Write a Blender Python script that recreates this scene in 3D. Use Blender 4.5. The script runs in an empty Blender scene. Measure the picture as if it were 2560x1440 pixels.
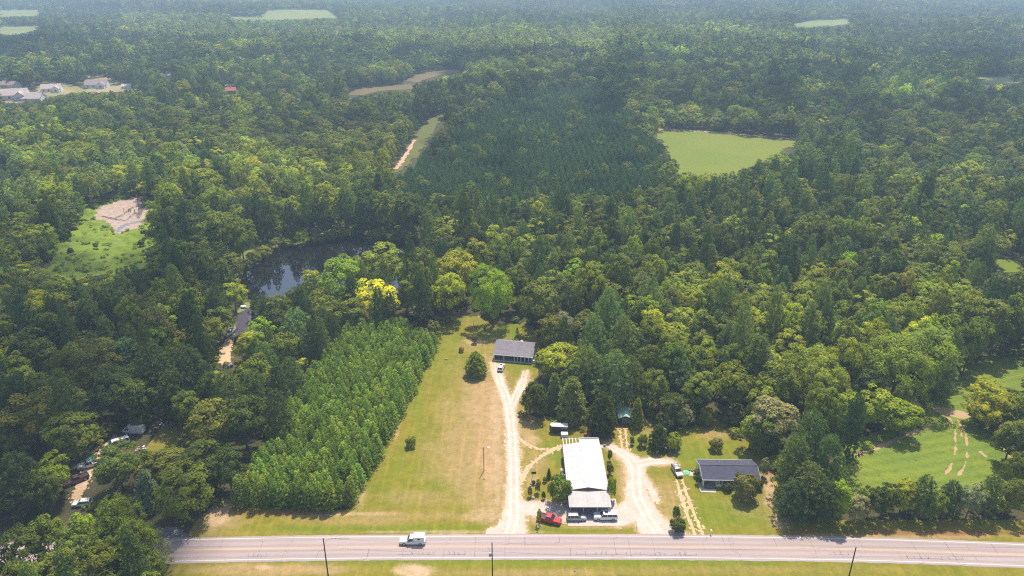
import bpy, bmesh, math, random
import numpy as np
from mathutils import Vector, Matrix
random.seed(7)
RNG = np.random.default_rng(7)
SC = bpy.context.scene
COL = SC.collection

# ------------------------------------------------------------------ camera
PITCH, CAMZ, FPX = math.radians(23.6), 120.0, 1828.0
cam_d = bpy.data.cameras.new('camera')
cam = bpy.data.objects.new('camera', cam_d); COL.objects.link(cam)
cam.location = (0, 0, CAMZ); cam.rotation_euler = (math.pi/2 - PITCH, 0, 0)
cam_d.sensor_width = 36.0; cam_d.lens = 36.0*FPX/2560.0
cam_d.clip_start = 1.0; cam_d.clip_end = 20000.0
SC.camera = cam
# ------------------------------------------------------------------ light
SUN_EL, SUN_AZ = math.radians(64.0), math.radians(18.0)
world = bpy.data.worlds.new('World'); SC.world = world; world.use_nodes = True
wn = world.node_tree.nodes; wl = world.node_tree.links
for n in list(wn): wn.remove(n)
sky = wn.new('ShaderNodeTexSky'); sky.sky_type = 'NISHITA'; sky.sun_disc = False
sky.sun_elevation = SUN_EL; sky.sun_rotation = SUN_AZ; sky.air_density = 1.0; sky.dust_density = 2.0
bg = wn.new('ShaderNodeBackground'); bg.inputs['Strength'].default_value = 0.14
wo = wn.new('ShaderNodeOutputWorld')
wl.new(sky.outputs[0], bg.inputs[0]); wl.new(bg.outputs[0], wo.inputs[0])
sun_d = bpy.data.lights.new('sun', 'SUN'); sun_d.energy = 4.8; sun_d.angle = math.radians(0.55)
sun_d.color = (1.0, 0.915, 0.78)
sun = bpy.data.objects.new('sun', sun_d); COL.objects.link(sun)
SV = Vector((math.sin(SUN_AZ)*math.cos(SUN_EL), math.cos(SUN_AZ)*math.cos(SUN_EL), math.sin(SUN_EL)))
sun.rotation_euler = SV.to_track_quat('Z', 'Y').to_euler(); sun.location = (0, 60, 400)
SC.view_settings.view_transform = 'Standard'; SC.view_settings.look = 'None'
SC.view_settings.exposure = 0.54; SC.view_settings.gamma = 1.0
cy = SC.cycles
cy.use_denoising = False; cy.filter_width = 1.2; cy.max_bounces = 6; cy.diffuse_bounces = 4; cy.glossy_bounces = 2
cy.transmission_bounces = 2; cy.transparent_max_bounces = 4; cy.volume_bounces = 1; cy.caustics_reflective = False; cy.sample_clamp_indirect = 4.0

# ------------------------------------------------------------------ terrain and projection
def smooth(a, b, v):
    t = np.clip((v - a)/(b - a), 0, 1); return t*t*(3 - 2*t)
def ground(x, y):
    x = np.asarray(x, float); y = np.asarray(y, float)
    r = np.hypot(x, y)
    h = 5.5*np.sin(x*0.0047 + 1.3)*np.cos(y*0.0041 + 0.4) + 4.0*np.sin(0.0062*y + 0.0028*x + 2.0) \
        + 2.6*np.sin(0.0105*x - 0.0071*y + 0.7)
    return h*smooth(430, 1300, r)
CP, SP = math.cos(PITCH), math.sin(PITCH)
def proj(x, y, z):                                   # world -> pixel of the 2560 x 1440 picture
    x = np.asarray(x, float); y = np.asarray(y, float); dz = np.asarray(z, float) - CAMZ
    d = np.maximum(y*CP - dz*SP, 1.0); u = y*SP + dz*CP
    return 1280 + FPX*x/d, 720 - FPX*u/d, d
def P(px, py, z=0.0):                                # point of that pixel's ray at height z
    rx, rv = (px - 1280)/FPX, (720 - py)/FPX
    dx, dy, dz = rx, CP + rv*SP, -SP + rv*CP
    t = (z - CAMZ)/dz
    return Vector((dx*t, dy*t, z))
def PG(px, py, h=0.0):                               # same, on the hilly terrain
    rx, rv = (px - 1280)/FPX, (720 - py)/FPX
    d = np.array([rx, CP + rv*SP, -SP + rv*CP])
    t = np.geomspace(80, 9000, 6000)
    x, y, z = d[0]*t, d[1]*t, CAMZ + d[2]*t
    k = np.argmax(z < ground(x, y) + h)
    return Vector((x[k], y[k], float(ground(x[k], y[k]))))
def inpoly(px, py, poly):
    px = np.asarray(px, float); py = np.asarray(py, float)
    r = np.zeros(px.shape, bool); n = len(poly)
    for i in range(n):
        x1, y1 = poly[i]; x2, y2 = poly[(i + 1) % n]
        if y1 == y2: continue
        c = ((y1 > py) != (y2 > py)) & (px < (x2 - x1)*(py - y1)/(y2 - y1) + x1)
        r ^= c
    return r
def noise2(x, y, s, seed=0):                         # smooth value noise, 0..1
    rs = np.random.default_rng(1000 + seed); T = rs.random((256, 256))
    x = np.asarray(x, float)/s + 37.3*seed; y = np.asarray(y, float)/s + 11.9*seed
    xi = np.floor(x).astype(int); yi = np.floor(y).astype(int)
    fx = x - xi; fy = y - yi; fx = fx*fx*(3 - 2*fx); fy = fy*fy*(3 - 2*fy)
    a = T[xi % 256, yi % 256]; b = T[(xi + 1) % 256, yi % 256]
    c = T[xi % 256, (yi + 1) % 256]; d = T[(xi + 1) % 256, (yi + 1) % 256]
    return (a*(1 - fx) + b*fx)*(1 - fy) + (c*(1 - fx) + d*fx)*fy
def fbm(x, y, s, seed=0, o=3):
    v = 0; a = 0.5; t = 0
    for k in range(o):
        v = v + a*noise2(x, y, s/2**k, seed + k); t += a; a *= 0.5
    return v/t
def segdist(x, y, pts):                              # distance to polyline with interpolated half width: d - w
    best = np.full(np.shape(x), 1e9)
    for (x1, y1, w1), (x2, y2, w2) in zip(pts[:-1], pts[1:]):
        dx, dy = x2 - x1, y2 - y1; L = dx*dx + dy*dy + 1e-9
        t = np.clip(((x - x1)*dx + (y - y1)*dy)/L, 0, 1)
        d = np.hypot(x - x1 - t*dx, y - y1 - t*dy) - (w1 + (w2 - w1)*t)
        best = np.minimum(best, d)
    return best

# ------------------------------------------------------------------ materials
def new_mat(name):
    m = bpy.data.materials.new(name); m.use_nodes = True
    nt = m.node_tree
    for n in list(nt.nodes): nt.nodes.remove(n)
    out = nt.nodes.new('ShaderNodeOutputMaterial')
    return m, nt, out
def nd(nt, t, **kw):
    n = nt.nodes.new(t)
    for k, v in kw.items(): setattr(n, k, v)
    return n
def mixc(nt, fac, a, b, mode='MIX'):
    n = nt.nodes.new('ShaderNodeMix'); n.data_type = 'RGBA'; n.blend_type = mode
    for sock, v in ((n.inputs[0], fac), (n.inputs[6], a), (n.inputs[7], b)):
        if hasattr(v, 'is_output'): nt.links.new(v, sock)
        elif isinstance(v, (int, float)): sock.default_value = v if sock == n.inputs[0] else (v, v, v, 1)
        else: sock.default_value = (*v, 1)
    return n.outputs[2]
def tex(nt, scale, detail=4.0, rough=0.6, coord=None, dist=0.0):
    n = nt.nodes.new('ShaderNodeTexNoise'); n.inputs['Scale'].default_value = scale
    n.inputs['Detail'].default_value = detail; n.inputs['Roughness'].default_value = rough
    n.inputs['Distortion'].default_value = dist
    if coord is not None: nt.links.new(coord, n.inputs['Vector'])
    return n.outputs['Fac']
def ramp(nt, v, a, b):
    n = nt.nodes.new('ShaderNodeMapRange'); n.inputs[1].default_value = a; n.inputs[2].default_value = b
    n.clamp = True; nt.links.new(v, n.inputs[0]); return n.outputs[0]
def attr(nt, name, t='GEOMETRY', out='Fac'):
    n = nt.nodes.new('ShaderNodeAttribute'); n.attribute_name = name; n.attribute_type = t
    return n.outputs[out]
def objc(nt):
    return nt.nodes.new('ShaderNodeTexCoord').outputs['Object']
def stretch(nt, co, s, rot=0.0):
    n = nt.nodes.new('ShaderNodeMapping'); n.inputs['Scale'].default_value = s
    n.inputs['Rotation'].default_value = (0, 0, rot); nt.links.new(co, n.inputs['Vector']); return n.outputs[0]
def bsdf(nt, out, color, rough=0.8, metal=0.0, spec=0.3, bump=None, bstr=0.3, bdist=0.05):
    b = nt.nodes.new('ShaderNodeBsdfPrincipled')
    if hasattr(color, 'is_output'): nt.links.new(color, b.inputs['Base Color'])
    else: b.inputs['Base Color'].default_value = (*color, 1)
    if hasattr(rough, 'is_output'): nt.links.new(rough, b.inputs['Roughness'])
    else: b.inputs['Roughness'].default_value = rough
    b.inputs['Metallic'].default_value = metal; b.inputs['Specular IOR Level'].default_value = spec
    if bump is not None:
        u = nt.nodes.new('ShaderNodeBump'); u.inputs['Strength'].default_value = bstr
        u.inputs['Distance'].default_value = bdist
        nt.links.new(bump, u.inputs['Height']); nt.links.new(u.outputs[0], b.inputs['Normal'])
    nt.links.new(b.outputs[0], out.inputs[0]); return b
M = {}
def plain(name, c, rough=0.6, metal=0.0, spec=0.4, var=0.12, scale=1.5, c2=None):
    m, nt, out = new_mat(name)
    f = tex(nt, scale, 5, 0.65, objc(nt))
    c2 = c2 or tuple(v*(1 - 2.2*var) for v in c)
    bsdf(nt, out, mixc(nt, ramp(nt, f, 0.3, 0.7), c, c2), rough, metal, spec)
    M[name] = m; return m

def foliage_mat(name, transl=0.38, yel=1.25):
    m, nt, out = new_mat(name)
    t = attr(nt, 'tint', 'INSTANCER', 'Color'); v = attr(nt, 'vary')
    hi = mixc(nt, 1.0, t, (1.42, 1.40, 1.1), 'MULTIPLY'); lo = mixc(nt, 1.0, t, (0.64, 0.70, 0.85), 'MULTIPLY')
    c = mixc(nt, v, lo, hi)
    b = nt.nodes.new('ShaderNodeBsdfPrincipled'); nt.links.new(c, b.inputs['Base Color'])
    b.inputs['Roughness'].default_value = 0.6; b.inputs['Specular IOR Level'].default_value = 0.10
    tr = nt.nodes.new('ShaderNodeBsdfTranslucent')
    nt.links.new(mixc(nt, 1.0, c, (1.30*yel, 1.55, 0.60), 'MULTIPLY'), tr.inputs[0])
    mx = nt.nodes.new('ShaderNodeMixShader'); mx.inputs[0].default_value = transl
    nt.links.new(b.outputs[0], mx.inputs[1]); nt.links.new(tr.outputs[0], mx.inputs[2])
    nt.links.new(mx.outputs[0], out.inputs[0]); M[name] = m; return m
foliage_mat('leaf_foliage', 0.36, 1.03); foliage_mat('needle_foliage', 0.28, 1.0)
plain('bark', (0.16, 0.11, 0.08), 0.9, var=0.2, scale=3)
plain('pine_bark', (0.19, 0.115, 0.085), 0.9, var=0.2, scale=3)
plain('grey_bark', (0.34, 0.29, 0.26), 0.9, var=0.2, scale=3)

# ------------------------------------------------------------------ object helpers
def mesh_np(name, V, Q, mats, midx=None, fattr=None, smooth_=False):
    """V (n,3); Q (m,4) quads (or list of index tuples) -> mesh"""
    me = bpy.data.meshes.new(name)
    V = np.asarray(V, np.float32)
    if isinstance(Q, np.ndarray):
        nf = len(Q); k = Q.shape[1]
        me.vertices.add(len(V)); me.vertices.foreach_set('co', V.ravel())
        me.loops.add(nf*k); me.loops.foreach_set('vertex_index', Q.astype(np.int32).ravel())
        me.polygons.add(nf); me.polygons.foreach_set('loop_start', np.arange(0, nf*k, k, dtype=np.int32))
        try: me.polygons.foreach_set('loop_total', np.full(nf, k, np.int32))
        except Exception: pass
    else:
        me.from_pydata(V.tolist(), [], Q); nf = len(Q)
    for m in mats: me.materials.append(m)
    if midx is not None: me.polygons.foreach_set('material_index', np.asarray(midx, np.int32))
    if smooth_: me.polygons.foreach_set('use_smooth', np.ones(nf, bool))
    me.update(calc_edges=True)
    for nme, arr, dom in (fattr or []):
        a = me.attributes.new(nme, 'FLOAT', dom); a.data.foreach_set('value', np.asarray(arr, np.float32))
    return me
def link(name, data, parent=None, loc=None):
    o = bpy.data.objects.new(name, data); COL.objects.link(o)
    if parent is not None: o.parent = parent
    if loc is not None: o.location = loc
    return o
def tag(o, label=None, cat=None, group=None, kind=None):
    if label: o['label'] = label
    if cat: o['category'] = cat
    if group: o['group'] = group
    if kind: o['kind'] = kind
    return o
def thing(name, label, cat, loc=(0, 0, 0), rot=0.0, group=None):
    o = link(name, None, None, loc); o.rotation_euler = (0, 0, rot)
    o.empty_display_size = 0.5
    return tag(o, label, cat, group)
class MB:
    """collects shapes for ONE mesh"""
    def __init__(s): s.v = []; s.f = []
    def add(s, vs, fs):
        n = len(s.v); s.v += [tuple(p) for p in vs]; s.f += [tuple(i + n for i in f) for f in fs]; return s
    def box(s, x0, x1, y0, y1, z0, z1, b=0.0):
        if b <= 0:
            vs = [(x, y, z) for z in (z0, z1) for y in (y0, y1) for x in (x0, x1)]
            return s.add(vs, [(0, 2, 3, 1), (4, 5, 7, 6), (0, 1, 5, 4), (2, 6, 7, 3), (0, 4, 6, 2), (1, 3, 7, 5)])
        secs = []
        for z, i in ((z0, b), (z0 + b, 0), (z1 - b, 0), (z1, b)):
            secs.append([(x0 + i + b, y0 + i, z), (x1 - i - b, y0 + i, z), (x1 - i, y0 + i + b, z), (x1 - i, y1 - i - b, z),
                         (x1 - i - b, y1 - i, z), (x0 + i + b, y1 - i, z), (x0 + i, y1 - i - b, z), (x0 + i, y0 + i + b, z)])
        return s.loft(secs)
    def loft(s, secs, caps=True):
        n = len(secs[0]); vs = [p for c in secs for p in c]; fs = []
        for k in range(len(secs) - 1):
            for i in range(n):
                j = (i + 1) % n
                fs.append((k*n + i, k*n + j, (k + 1)*n + j, (k + 1)*n + i))
        if caps: fs += [tuple(range(n))[::-1], tuple((len(secs) - 1)*n + i for i in range(n))]
        return s.add(vs, fs)
    def tube(s, pts, rad, n=6, caps=True):
        pts = [Vector(p) for p in pts]; secs = []
        if not isinstance(rad, (list, tuple)): rad = [rad]*len(pts)
        for i, p in enumerate(pts):
            d = (pts[min(i + 1, len(pts) - 1)] - pts[max(i - 1, 0)]).normalized()
            a = d.cross(Vector((0.31, 0.95, 0.05)) if abs(d.y) < 0.9 else Vector((1, 0, 0))).normalized(); b = d.cross(a)
            secs.append([p + (a*math.cos(t) + b*math.sin(t))*rad[i] for t in (2*math.pi*k/n for k in range(n))])
        return s.loft(secs, caps)
    def cyl(s, c, r, h, axis='z', n=14, r2=None):
        c = Vector(c); ax = {'x': Vector((1, 0, 0)), 'y': Vector((0, 1, 0)), 'z': Vector((0, 0, 1))}[axis]
        return s.tube([c - ax*h/2, c + ax*h/2], [r, r if r2 is None else r2], n)
    def quad(s, a, b, c, d): return s.add([a, b, c, d], [(0, 1, 2, 3)])
    def slab(s, pts, t):                             # polygon pts (ccw from above), thickness t downward
        n = len(pts); vs = [tuple(p) for p in pts] + [(p[0], p[1], p[2] - t) for p in pts]
        return s.add(vs, [tuple(range(n)), tuple(range(2*n - 1, n - 1, -1))] + [(i, i + n, (i + 1) % n + n, (i + 1) % n) for i in range(n)])
    def build(s, name, mat, parent=None, loc=None, smooth_=False):
        me = bpy.data.meshes.new(name); me.from_pydata(s.v, [], s.f); me.materials.append(M[mat] if isinstance(mat, str) else mat)
        if smooth_: me.polygons.foreach_set('use_smooth', [True]*len(me.polygons))
        me.update(); return link(name, me, parent, loc)
# ------------------------------------------------------------------ ground sheet
def ground_mat():
    m, nt, out = new_mat('forest_floor'); co = objc(nt)
    f = tex(nt, 0.06, 6, 0.65, co); g = tex(nt, 0.9, 5, 0.7, co)
    c = mixc(nt, ramp(nt, f, 0.35, 0.65), (0.050, 0.055, 0.022), (0.105, 0.075, 0.042))
    c = mixc(nt, ramp(nt, g, 0.35, 0.75), c, (0.035, 0.045, 0.016))
    bsdf(nt, out, c, 0.95, spec=0.1, bump=g, bstr=0.5, bdist=0.3); return m
xs = np.concatenate([-np.geomspace(6500, 420, 60), np.linspace(-400, 400, 81), np.geomspace(420, 6500, 60)])
ys = np.concatenate([np.linspace(-250, 600, 70), np.geomspace(620, 9000, 120)])
X, Y = np.meshgrid(xs, ys); Z = ground(X, Y)
nx, ny = len(xs), len(ys); I = np.arange(nx*ny).reshape(ny, nx)
Qd = np.stack([I[:-1, :-1], I[:-1, 1:], I[1:, 1:], I[1:, :-1]], -1).reshape(-1, 4)
tag(link('ground', mesh_np('ground', np.stack([X, Y, Z], -1).reshape(-1, 3), Qd, [ground_mat()], smooth_=True)),
    'dark leafy forest floor under all the woodland', 'ground', kind='structure')

def sheet(name, box, cell, fn, z, mat, attrs=None, zfn=None, label=None, cat=None, minz=None):
    """ragged sheet: all cells of a fine grid where fn(x, y) is true; attrs: {name: fn(x, y)}"""
    x0, x1, y0, y1 = box
    xs = np.arange(x0, x1 + cell*.5, cell); ys = np.arange(y0, y1 + cell*.5, cell)
    X, Y = np.meshgrid(xs, ys); cx, cy_ = (X[:-1, :-1] + cell/2), (Y[:-1, :-1] + cell/2)
    m = fn(cx, cy_); nx = len(xs)
    I = np.arange(X.size).reshape(X.shape)
    Qd = np.stack([I[:-1, :-1], I[:-1, 1:], I[1:, 1:], I[1:, :-1]], -1)[m]
    used, inv = np.unique(Qd, return_inverse=True); Qd = inv.reshape(-1, 4)
    vx, vy = X.ravel()[used], Y.ravel()[used]
    vz = ground(vx, vy) + z + (zfn(vx, vy) if zfn else 0)
    fa = [(k, f(vx, vy), 'POINT') for k, f in (attrs or {}).items()]
    me = mesh_np(name, np.stack([vx, vy, vz], -1), Qd, [mat], fattr=fa, smooth_=True)
    return tag(link(name, me), label, cat, kind='structure')
def pw(pts):                                         # pixel polyline with pixel widths -> world polyline with half widths
    r = []
    for px, py, w in pts:
        p = P(px, py); d = proj(p.x, p.y, 0)[2]
        r.append((p.x, p.y, float(w/FPX*d/2)))
    return r
def blobs(lst):
    def f(x, y):
        px, py, _ = proj(x, y, 0); v = np.zeros(np.shape(x))
        n = fbm(x, y, 9, 5); n2 = fbm(x, y, 2.2, 9)
        for bx, by, rx, ry, a in lst:
            q = np.sqrt(((px - bx)/rx)**2 + ((py - by)/ry)**2)
            v = np.maximum(v, a*np.clip(1.55 - q - (n - 0.5)*1.1 - (n2 - .5)*0.5, 0, 1))
        return v
    return f

# ------------------------------------------------------------------ pixel outlines of what is open ground in the photo
C_LAWN = [(480,1338),(545,1272),(575,1264),(880,1283),(935,1190),(1005,1050),(1095,880),(1100,835),(1130,815),(1185,800),(1215,822),(1265,826),(1300,815),(1335,838),(1340,870),(1340,915),(1325,960),(1305,1000),(1300,1045),(1355,1062),(1375,1050),(1425,1055),(1465,1088),(1540,1098),(1545,1010),(1590,1010),(1600,1060),(1625,1085),(1640,1125),(1705,1130),(1702,1060),(1735,1042),(1800,1062),(1845,1100),(1885,1130),(1915,1150),(1925,1200),(1950,1290),(2000,1338)]
C_ROAD = [(395,1338),(1500,1332),(2100,1336),(2560,1345),(2560,1440),(390,1440),(400,1395)]
C_VAN = [(225,1165),(262,1120),(300,1058),(380,1060),(455,1064),(440,1100),(400,1122),(330,1122),(295,1120),(240,1170)]
C_JUNK = [(182,1190),(225,1148),(245,1158),(235,1225),(205,1262),(190,1258)]
C_HDRIVE = [(548,895),(552,855),(566,820),(588,782),(622,778),(626,800),(600,835),(584,850),(580,885),(574,900)]
C_MARSH = [(110,672),(135,640),(160,590),(235,518),(320,488),(365,497),(370,560),(385,595),(375,640),(330,662),(240,690),(110,690)]
C_POND = [(606,692),(640,655),(690,622),(830,600),(900,592),(960,603),(1045,605),(1045,614),(920,640),(890,650),(800,690),(745,690),(750,712),(700,725),(620,738)]
C_PGAP = [(982,702),(1010,695),(1012,718),(985,722)]
C_FIELD = [(1640,325),(1760,329),(1990,350),(1985,362),(1920,385),(1850,418),(1830,430),(1700,432),(1690,400),(1660,360)]
C_CROP = [(2135,1140),(2250,1085),(2330,1060),(2345,1020),(2365,1000),(2395,945),(2400,935),(2470,915),(2560,870),(2560,965),(2440,985),(2440,1050),(2510,1130),(2530,1180),(2400,1200),(2200,1208),(2130,1190)]
C_LINE = [(982,428),(1015,385),(1045,330),(1085,292),(1115,281),(1105,300),(1075,340),(1045,390),(1005,432)]
C_BROWN = [(862,238),(885,222),(960,215),(1035,210),(1030,223),(950,228),(900,238)]
C_BROWN2 = [(1010,202),(1040,187),(1080,177),(1165,172),(1150,181),(1090,192),(1035,207)]
C_SUB = [(0,203),(22,203),(40,222),(104,226),(104,210),(152,210),(215,220),(212,196),(262,196),(300,210),(335,210),(335,222),(270,226),(150,232),(105,248),(0,256)]
C_SUB2 = [(425,246),(430,238),(470,238),(562,233),(564,216),(593,216),(592,234),(490,247)]
C_SUB3 = [(400,192),(402,184),(430,184),(430,192)]
C_FAR = [[(0,26),(97,25),(97,38),(0,42)], [(0,68),(112,66),(55,83),(0,86)], [(570,40),(660,41),(665,28),(720,24),(820,26),(845,43),(700,47),(590,46)],
         [(1985,58),(2040,51),(2122,48),(2122,58),(2040,66),(1990,66)], [(2445,191),(2550,194),(2560,205),(2450,207)]]
C_RLAWN = [(2485,655),(2560,650),(2560,678),(2492,678)]
CLEAR = [C_LAWN, C_ROAD, C_VAN, C_JUNK, C_HDRIVE, C_MARSH, C_POND, C_PGAP, C_FIELD, C_CROP, C_LINE, C_BROWN, C_BROWN2, C_SUB, C_SUB2, C_SUB3, C_RLAWN] + C_FAR

# ------------------------------------------------------------------ lawns
def lawn_mat():
    m, nt, out = new_mat('lawn'); co = objc(nt)
    n1 = tex(nt, 0.11, 6, 0.65, co); n2 = tex(nt, 1.3, 5, 0.7, co); n3 = tex(nt, 6.0, 3, 0.7, co)
    st = tex(nt, 1.0, 4, 0.6, stretch(nt, co, (1.1, 0.05, 1), 0.12))
    c = mixc(nt, ramp(nt, n1, 0.36, 0.66), (0.185, 0.175, 0.014), (0.255, 0.200, 0.030))
    c = mixc(nt, attr(nt, 'lush'), c, (0.150, 0.190, 0.010))
    c = mixc(nt, ramp(nt, st, 0.5, 0.95), c, (0.27, 0.20, 0.05))
    d = nt.nodes.new('ShaderNodeMath'); d.operation = 'ADD'; nt.links.new(attr(nt, 'dry'), d.inputs[0])
    d2 = nt.nodes.new('ShaderNodeMath'); d2.operation = 'MULTIPLY_ADD'; nt.links.new(n2, d2.inputs[0]); d2.inputs[1].default_value = 0.9; d2.inputs[2].default_value = -0.45
    nt.links.new(d2.outputs[0], d.inputs[1])
    c = mixc(nt, ramp(nt, d.outputs[0], 0.1, 0.95), c, (0.40, 0.255, 0.130))
    b_ = nt.nodes.new('ShaderNodeMath'); b_.operation = 'ADD'; nt.links.new(attr(nt, 'bare'), b_.inputs[0]); nt.links.new(d2.outputs[0], b_.inputs[1])
    c = mixc(nt, ramp(nt, b_.outputs[0], 0.2, 0.9), c, (0.50, 0.335, 0.21))
    l_ = nt.nodes.new('ShaderNodeMath'); l_.operation = 'ADD'; nt.links.new(attr(nt, 'litter'), l_.inputs[0]); nt.links.new(d2.outputs[0], l_.inputs[1])
    c = mixc(nt, ramp(nt, l_.outputs[0], 0.25, 0.8), c, (0.27, 0.115, 0.055))
    n4 = tex(nt, 0.45, 6, 0.72, co); c = mixc(nt, ramp(nt, n4, 0.40, 0.70), c, mixc(nt, 1.0, c, (0.66, 0.74, 0.62), 'MULTIPLY'))
    mow = tex(nt, 1.0, 3, 0.6, stretch(nt, co, (0.9, 0.03, 1), 0.05)); c = mixc(nt, ramp(nt, mow, 0.52, 0.66), c, mixc(nt, 1.0, c, (1.16, 1.10, 1.05), 'MULTIPLY'))
    c = mixc(nt, ramp(nt, n3, 0.3, 0.8), c, mixc(nt, 1.0, c, (0.68, 0.72, 0.66), 'MULTIPLY'))
    bsdf(nt, out, c, 0.95, spec=0.12, bump=n2, bstr=0.7, bdist=0.2); return m
LAWN = lawn_mat()
DRY = [(1225,1080,45,190,.95),(1185,1120,80,130,.65),(1190,960,50,60,.6),(1000,1290,330,14,.45),(1200,1010,55,95,.9),(1215,1150,50,60,.7),(1190,1235,60,50,.6),(1130,1030,40,60,.45),(1150,1190,90,16,.45),(1060,1245,110,22,.4),(900,1300,150,14,.5),
       (1215,905,30,32,.6),(1320,1065,22,60,.7),(1345,1155,32,34,.6),(1335,975,28,22,.6),(1262,1190,14,130,.8),(1560,1200,18,60,.65),(1660,1255,45,55,.55),
       (1920,1190,22,80,.6),(1610,1075,30,30,.35),(1790,1090,40,12,.5),(1880,1260,70,30,.3),(640,1424,240,13,.75),(1320,1432,240,9,.5),(1830,1425,400,10,.3),
       (1500,1316,90,7,.6),(545,1300,60,30,.6),(1185,870,40,20,.4),(1240,1290,25,30,.7),(1150,930,20,40,.3),(380,1090,90,22,.35),(2250,1340,300,8,.7),(1120,1120,60,50,.35),(1210,960,40,60,.5)]
BARE = [(1240,1060,14,90,.55),(1245,1190,12,80,.6),(1215,1290,60,22,.5),(1090,1330,260,4,.6),(1187,853,24,9,1.0),(1036,1428,46,16,1.1),(545,1282,28,28,.9),(1925,1230,16,40,.7),(1960,1298,30,28,.8),(900,1240,16,40,.5),(990,1060,12,60,.4),(860,1285,150,6,.6),
        (1330,1205,18,26,.6),(1235,1120,16,50,.4),(1225,1205,14,60,.45),(1255,960,14,50,.5),(1330,1100,30,18,.5),(1470,1312,60,4,.6),(660,1418,20,5,.8),(1240,905,20,18,.6),(1290,1315,14,18,.7),(1345,1290,24,20,.7)]
LITTER = [(1945,1120,34,40,1.0),(1930,1170,18,20,.7),(1480,1080,16,20,.9),(1500,1090,50,12,.8),(1595,960,22,40,.9),(2000,1330,60,10,.6),(600,1275,30,8,.5),(720,1283,150,5,.7),(2350,1332,280,7,.7),(1410,1070,50,10,.5)]
LUSH = [(1385,1130,30,26,.9),(1800,1285,110,40,.75),(1760,1150,90,50,.75),(1600,1130,60,50,.55),(1262,832,70,24,.9),(1040,960,16,90,.8),(1100,870,60,60,.45),(950,1322,330,8,.8),
        (1310,900,40,30,.6),(1450,1326,120,4,.8),(1850,1180,110,60,.5),(1440,1405,900,9,.75),(1000,1190,60,60,.35),(1120,1215,60,18,.5),(430,1105,30,18,.5)]
def bare_fn(x, y):
    v = blobs(BARE)(x, y); d = np.full(np.shape(x), 1e9)
    for l in ALLD: d = np.minimum(d, segdist(x, y, l))
    return np.maximum(v, .85*np.exp(-np.maximum(d + (fbm(x, y, 3, 77) - .5)*2.2, 0)/.9))
LAT = {'dry': blobs(DRY), 'bare': bare_fn, 'litter': blobs(LITTER), 'lush': blobs(LUSH)}
ROADC = [(p.x, p.y) for p in (P(-900,1428), P(-500,1405), P(-200,1393), P(100,1384), P(390,1377.5), P(640,1372), P(900,1368.5), P(1200,1367), P(1500,1366.5), P(1800,1368.5), P(2160,1374), P(2560,1388), P(2900,1405), P(3300,1432))]
def road_d(x, y): return segdist(x, y, [(a, b, 0.0) for a, b in ROADC])
def grow(poly, k, dy=0):
    cx = sum(p[0] for p in poly)/len(poly); cy_ = sum(p[1] for p in poly)/len(poly)
    return [(x + (k if x > cx else -k), y + (k if y > cy_ else -k) + dy) for x, y in poly]
PLANT = [P(600,1258), P(730,1272), P(868,1276), P(925,1185), P(965,1105), P(1003,1035), P(1040,960), P(1088,872), P(1060,815,8.5), P(1000,783,8.5), P(870,790,8.5), P(790,880,8.5), P(700,1000,8.5), P(600,1195,8.5)]
PLANT2 = [(p.x, p.y) for p in PLANT]
def lawn_fn(x, y):
    px, py, _ = proj(x, y, 0)
    e = (fbm(x, y, 5, 3) - 0.5)*26
    m = inpoly(px + e, py + e*.6, C_LAWN)
    for ox, oy in ((14, 10), (-14, 10), (0, -12)): m |= inpoly(px + e + ox, py + e*.6 + oy, C_LAWN)
    m |= (y < 137) & (px > 380) & (px < 2700)
    m |= (py > 1330) & (px > 330)
    m &= ~inpoly(x, y, PLANT2)
    return m & (y > 60)
# gravel, dirt, asphalt, concrete
def gravel_mat(name, a, b, sc=2.5, ruts=False):
    m, nt, out = new_mat(name); co = objc(nt)
    n1 = tex(nt, 0.35, 6, 0.7, co); n2 = tex(nt, sc, 5, 0.75, co); v = nt.nodes.new('ShaderNodeTexVoronoi'); v.inputs['Scale'].default_value = 3.2; nt.links.new(co, v.inputs['Vector'])
    c = mixc(nt, ramp(nt, n1, 0.35, 0.68), a, b); c = mixc(nt, ramp(nt, n2, 0.45, 0.75), c, tuple(q*.62 for q in b))
    c = mixc(nt, ramp(nt, v.outputs['Distance'], 0.0, 0.35), mixc(nt, 1.0, c, (0.8, 0.78, 0.76), 'MULTIPLY'), c)
    if ruts:
        c = mixc(nt, attr(nt, 'rut'), c, tuple(q*1.06 for q in a)); g = nt.nodes.new('ShaderNodeMath'); g.operation = 'MULTIPLY'; nt.links.new(attr(nt, 'mid'), g.inputs[0]); nt.links.new(ramp(nt, n1, .38, .62), g.inputs[1])
        c = mixc(nt, g.outputs[0], c, (0.36, 0.285, 0.17)); c = mixc(nt, attr(nt, 'rim'), c, (0.44, 0.325, 0.225))
    bsdf(nt, out, c, 0.95, spec=0.15, bump=n2, bstr=0.6, bdist=0.08); return m
GRAVEL = gravel_mat('pale_gravel', (0.530, 0.455, 0.400), (0.440, 0.352, 0.288), ruts=True); DIRT = gravel_mat('pale_dirt', (0.56, 0.40, 0.26), (0.44, 0.30, 0.17), 1.5)
SOIL = gravel_mat('bare_soil', (0.40, 0.24, 0.15), (0.55, 0.38, 0.26), 1.2)
D_MAIN = pw([(1268,1342,120),(1276,1328,82),(1284,1300,62),(1285,1262,40),(1284,1220,33),(1284,1160,31),(1281,1100,30),(1277,1050,29),(1272,1015,30),(1262,985,25),(1250,955,22),(1243,930,20),(1242,912,16)])
D_FORK = pw([(1280,1015,24),(1290,990,24),(1302,968,24),(1309,950,18)])
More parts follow.
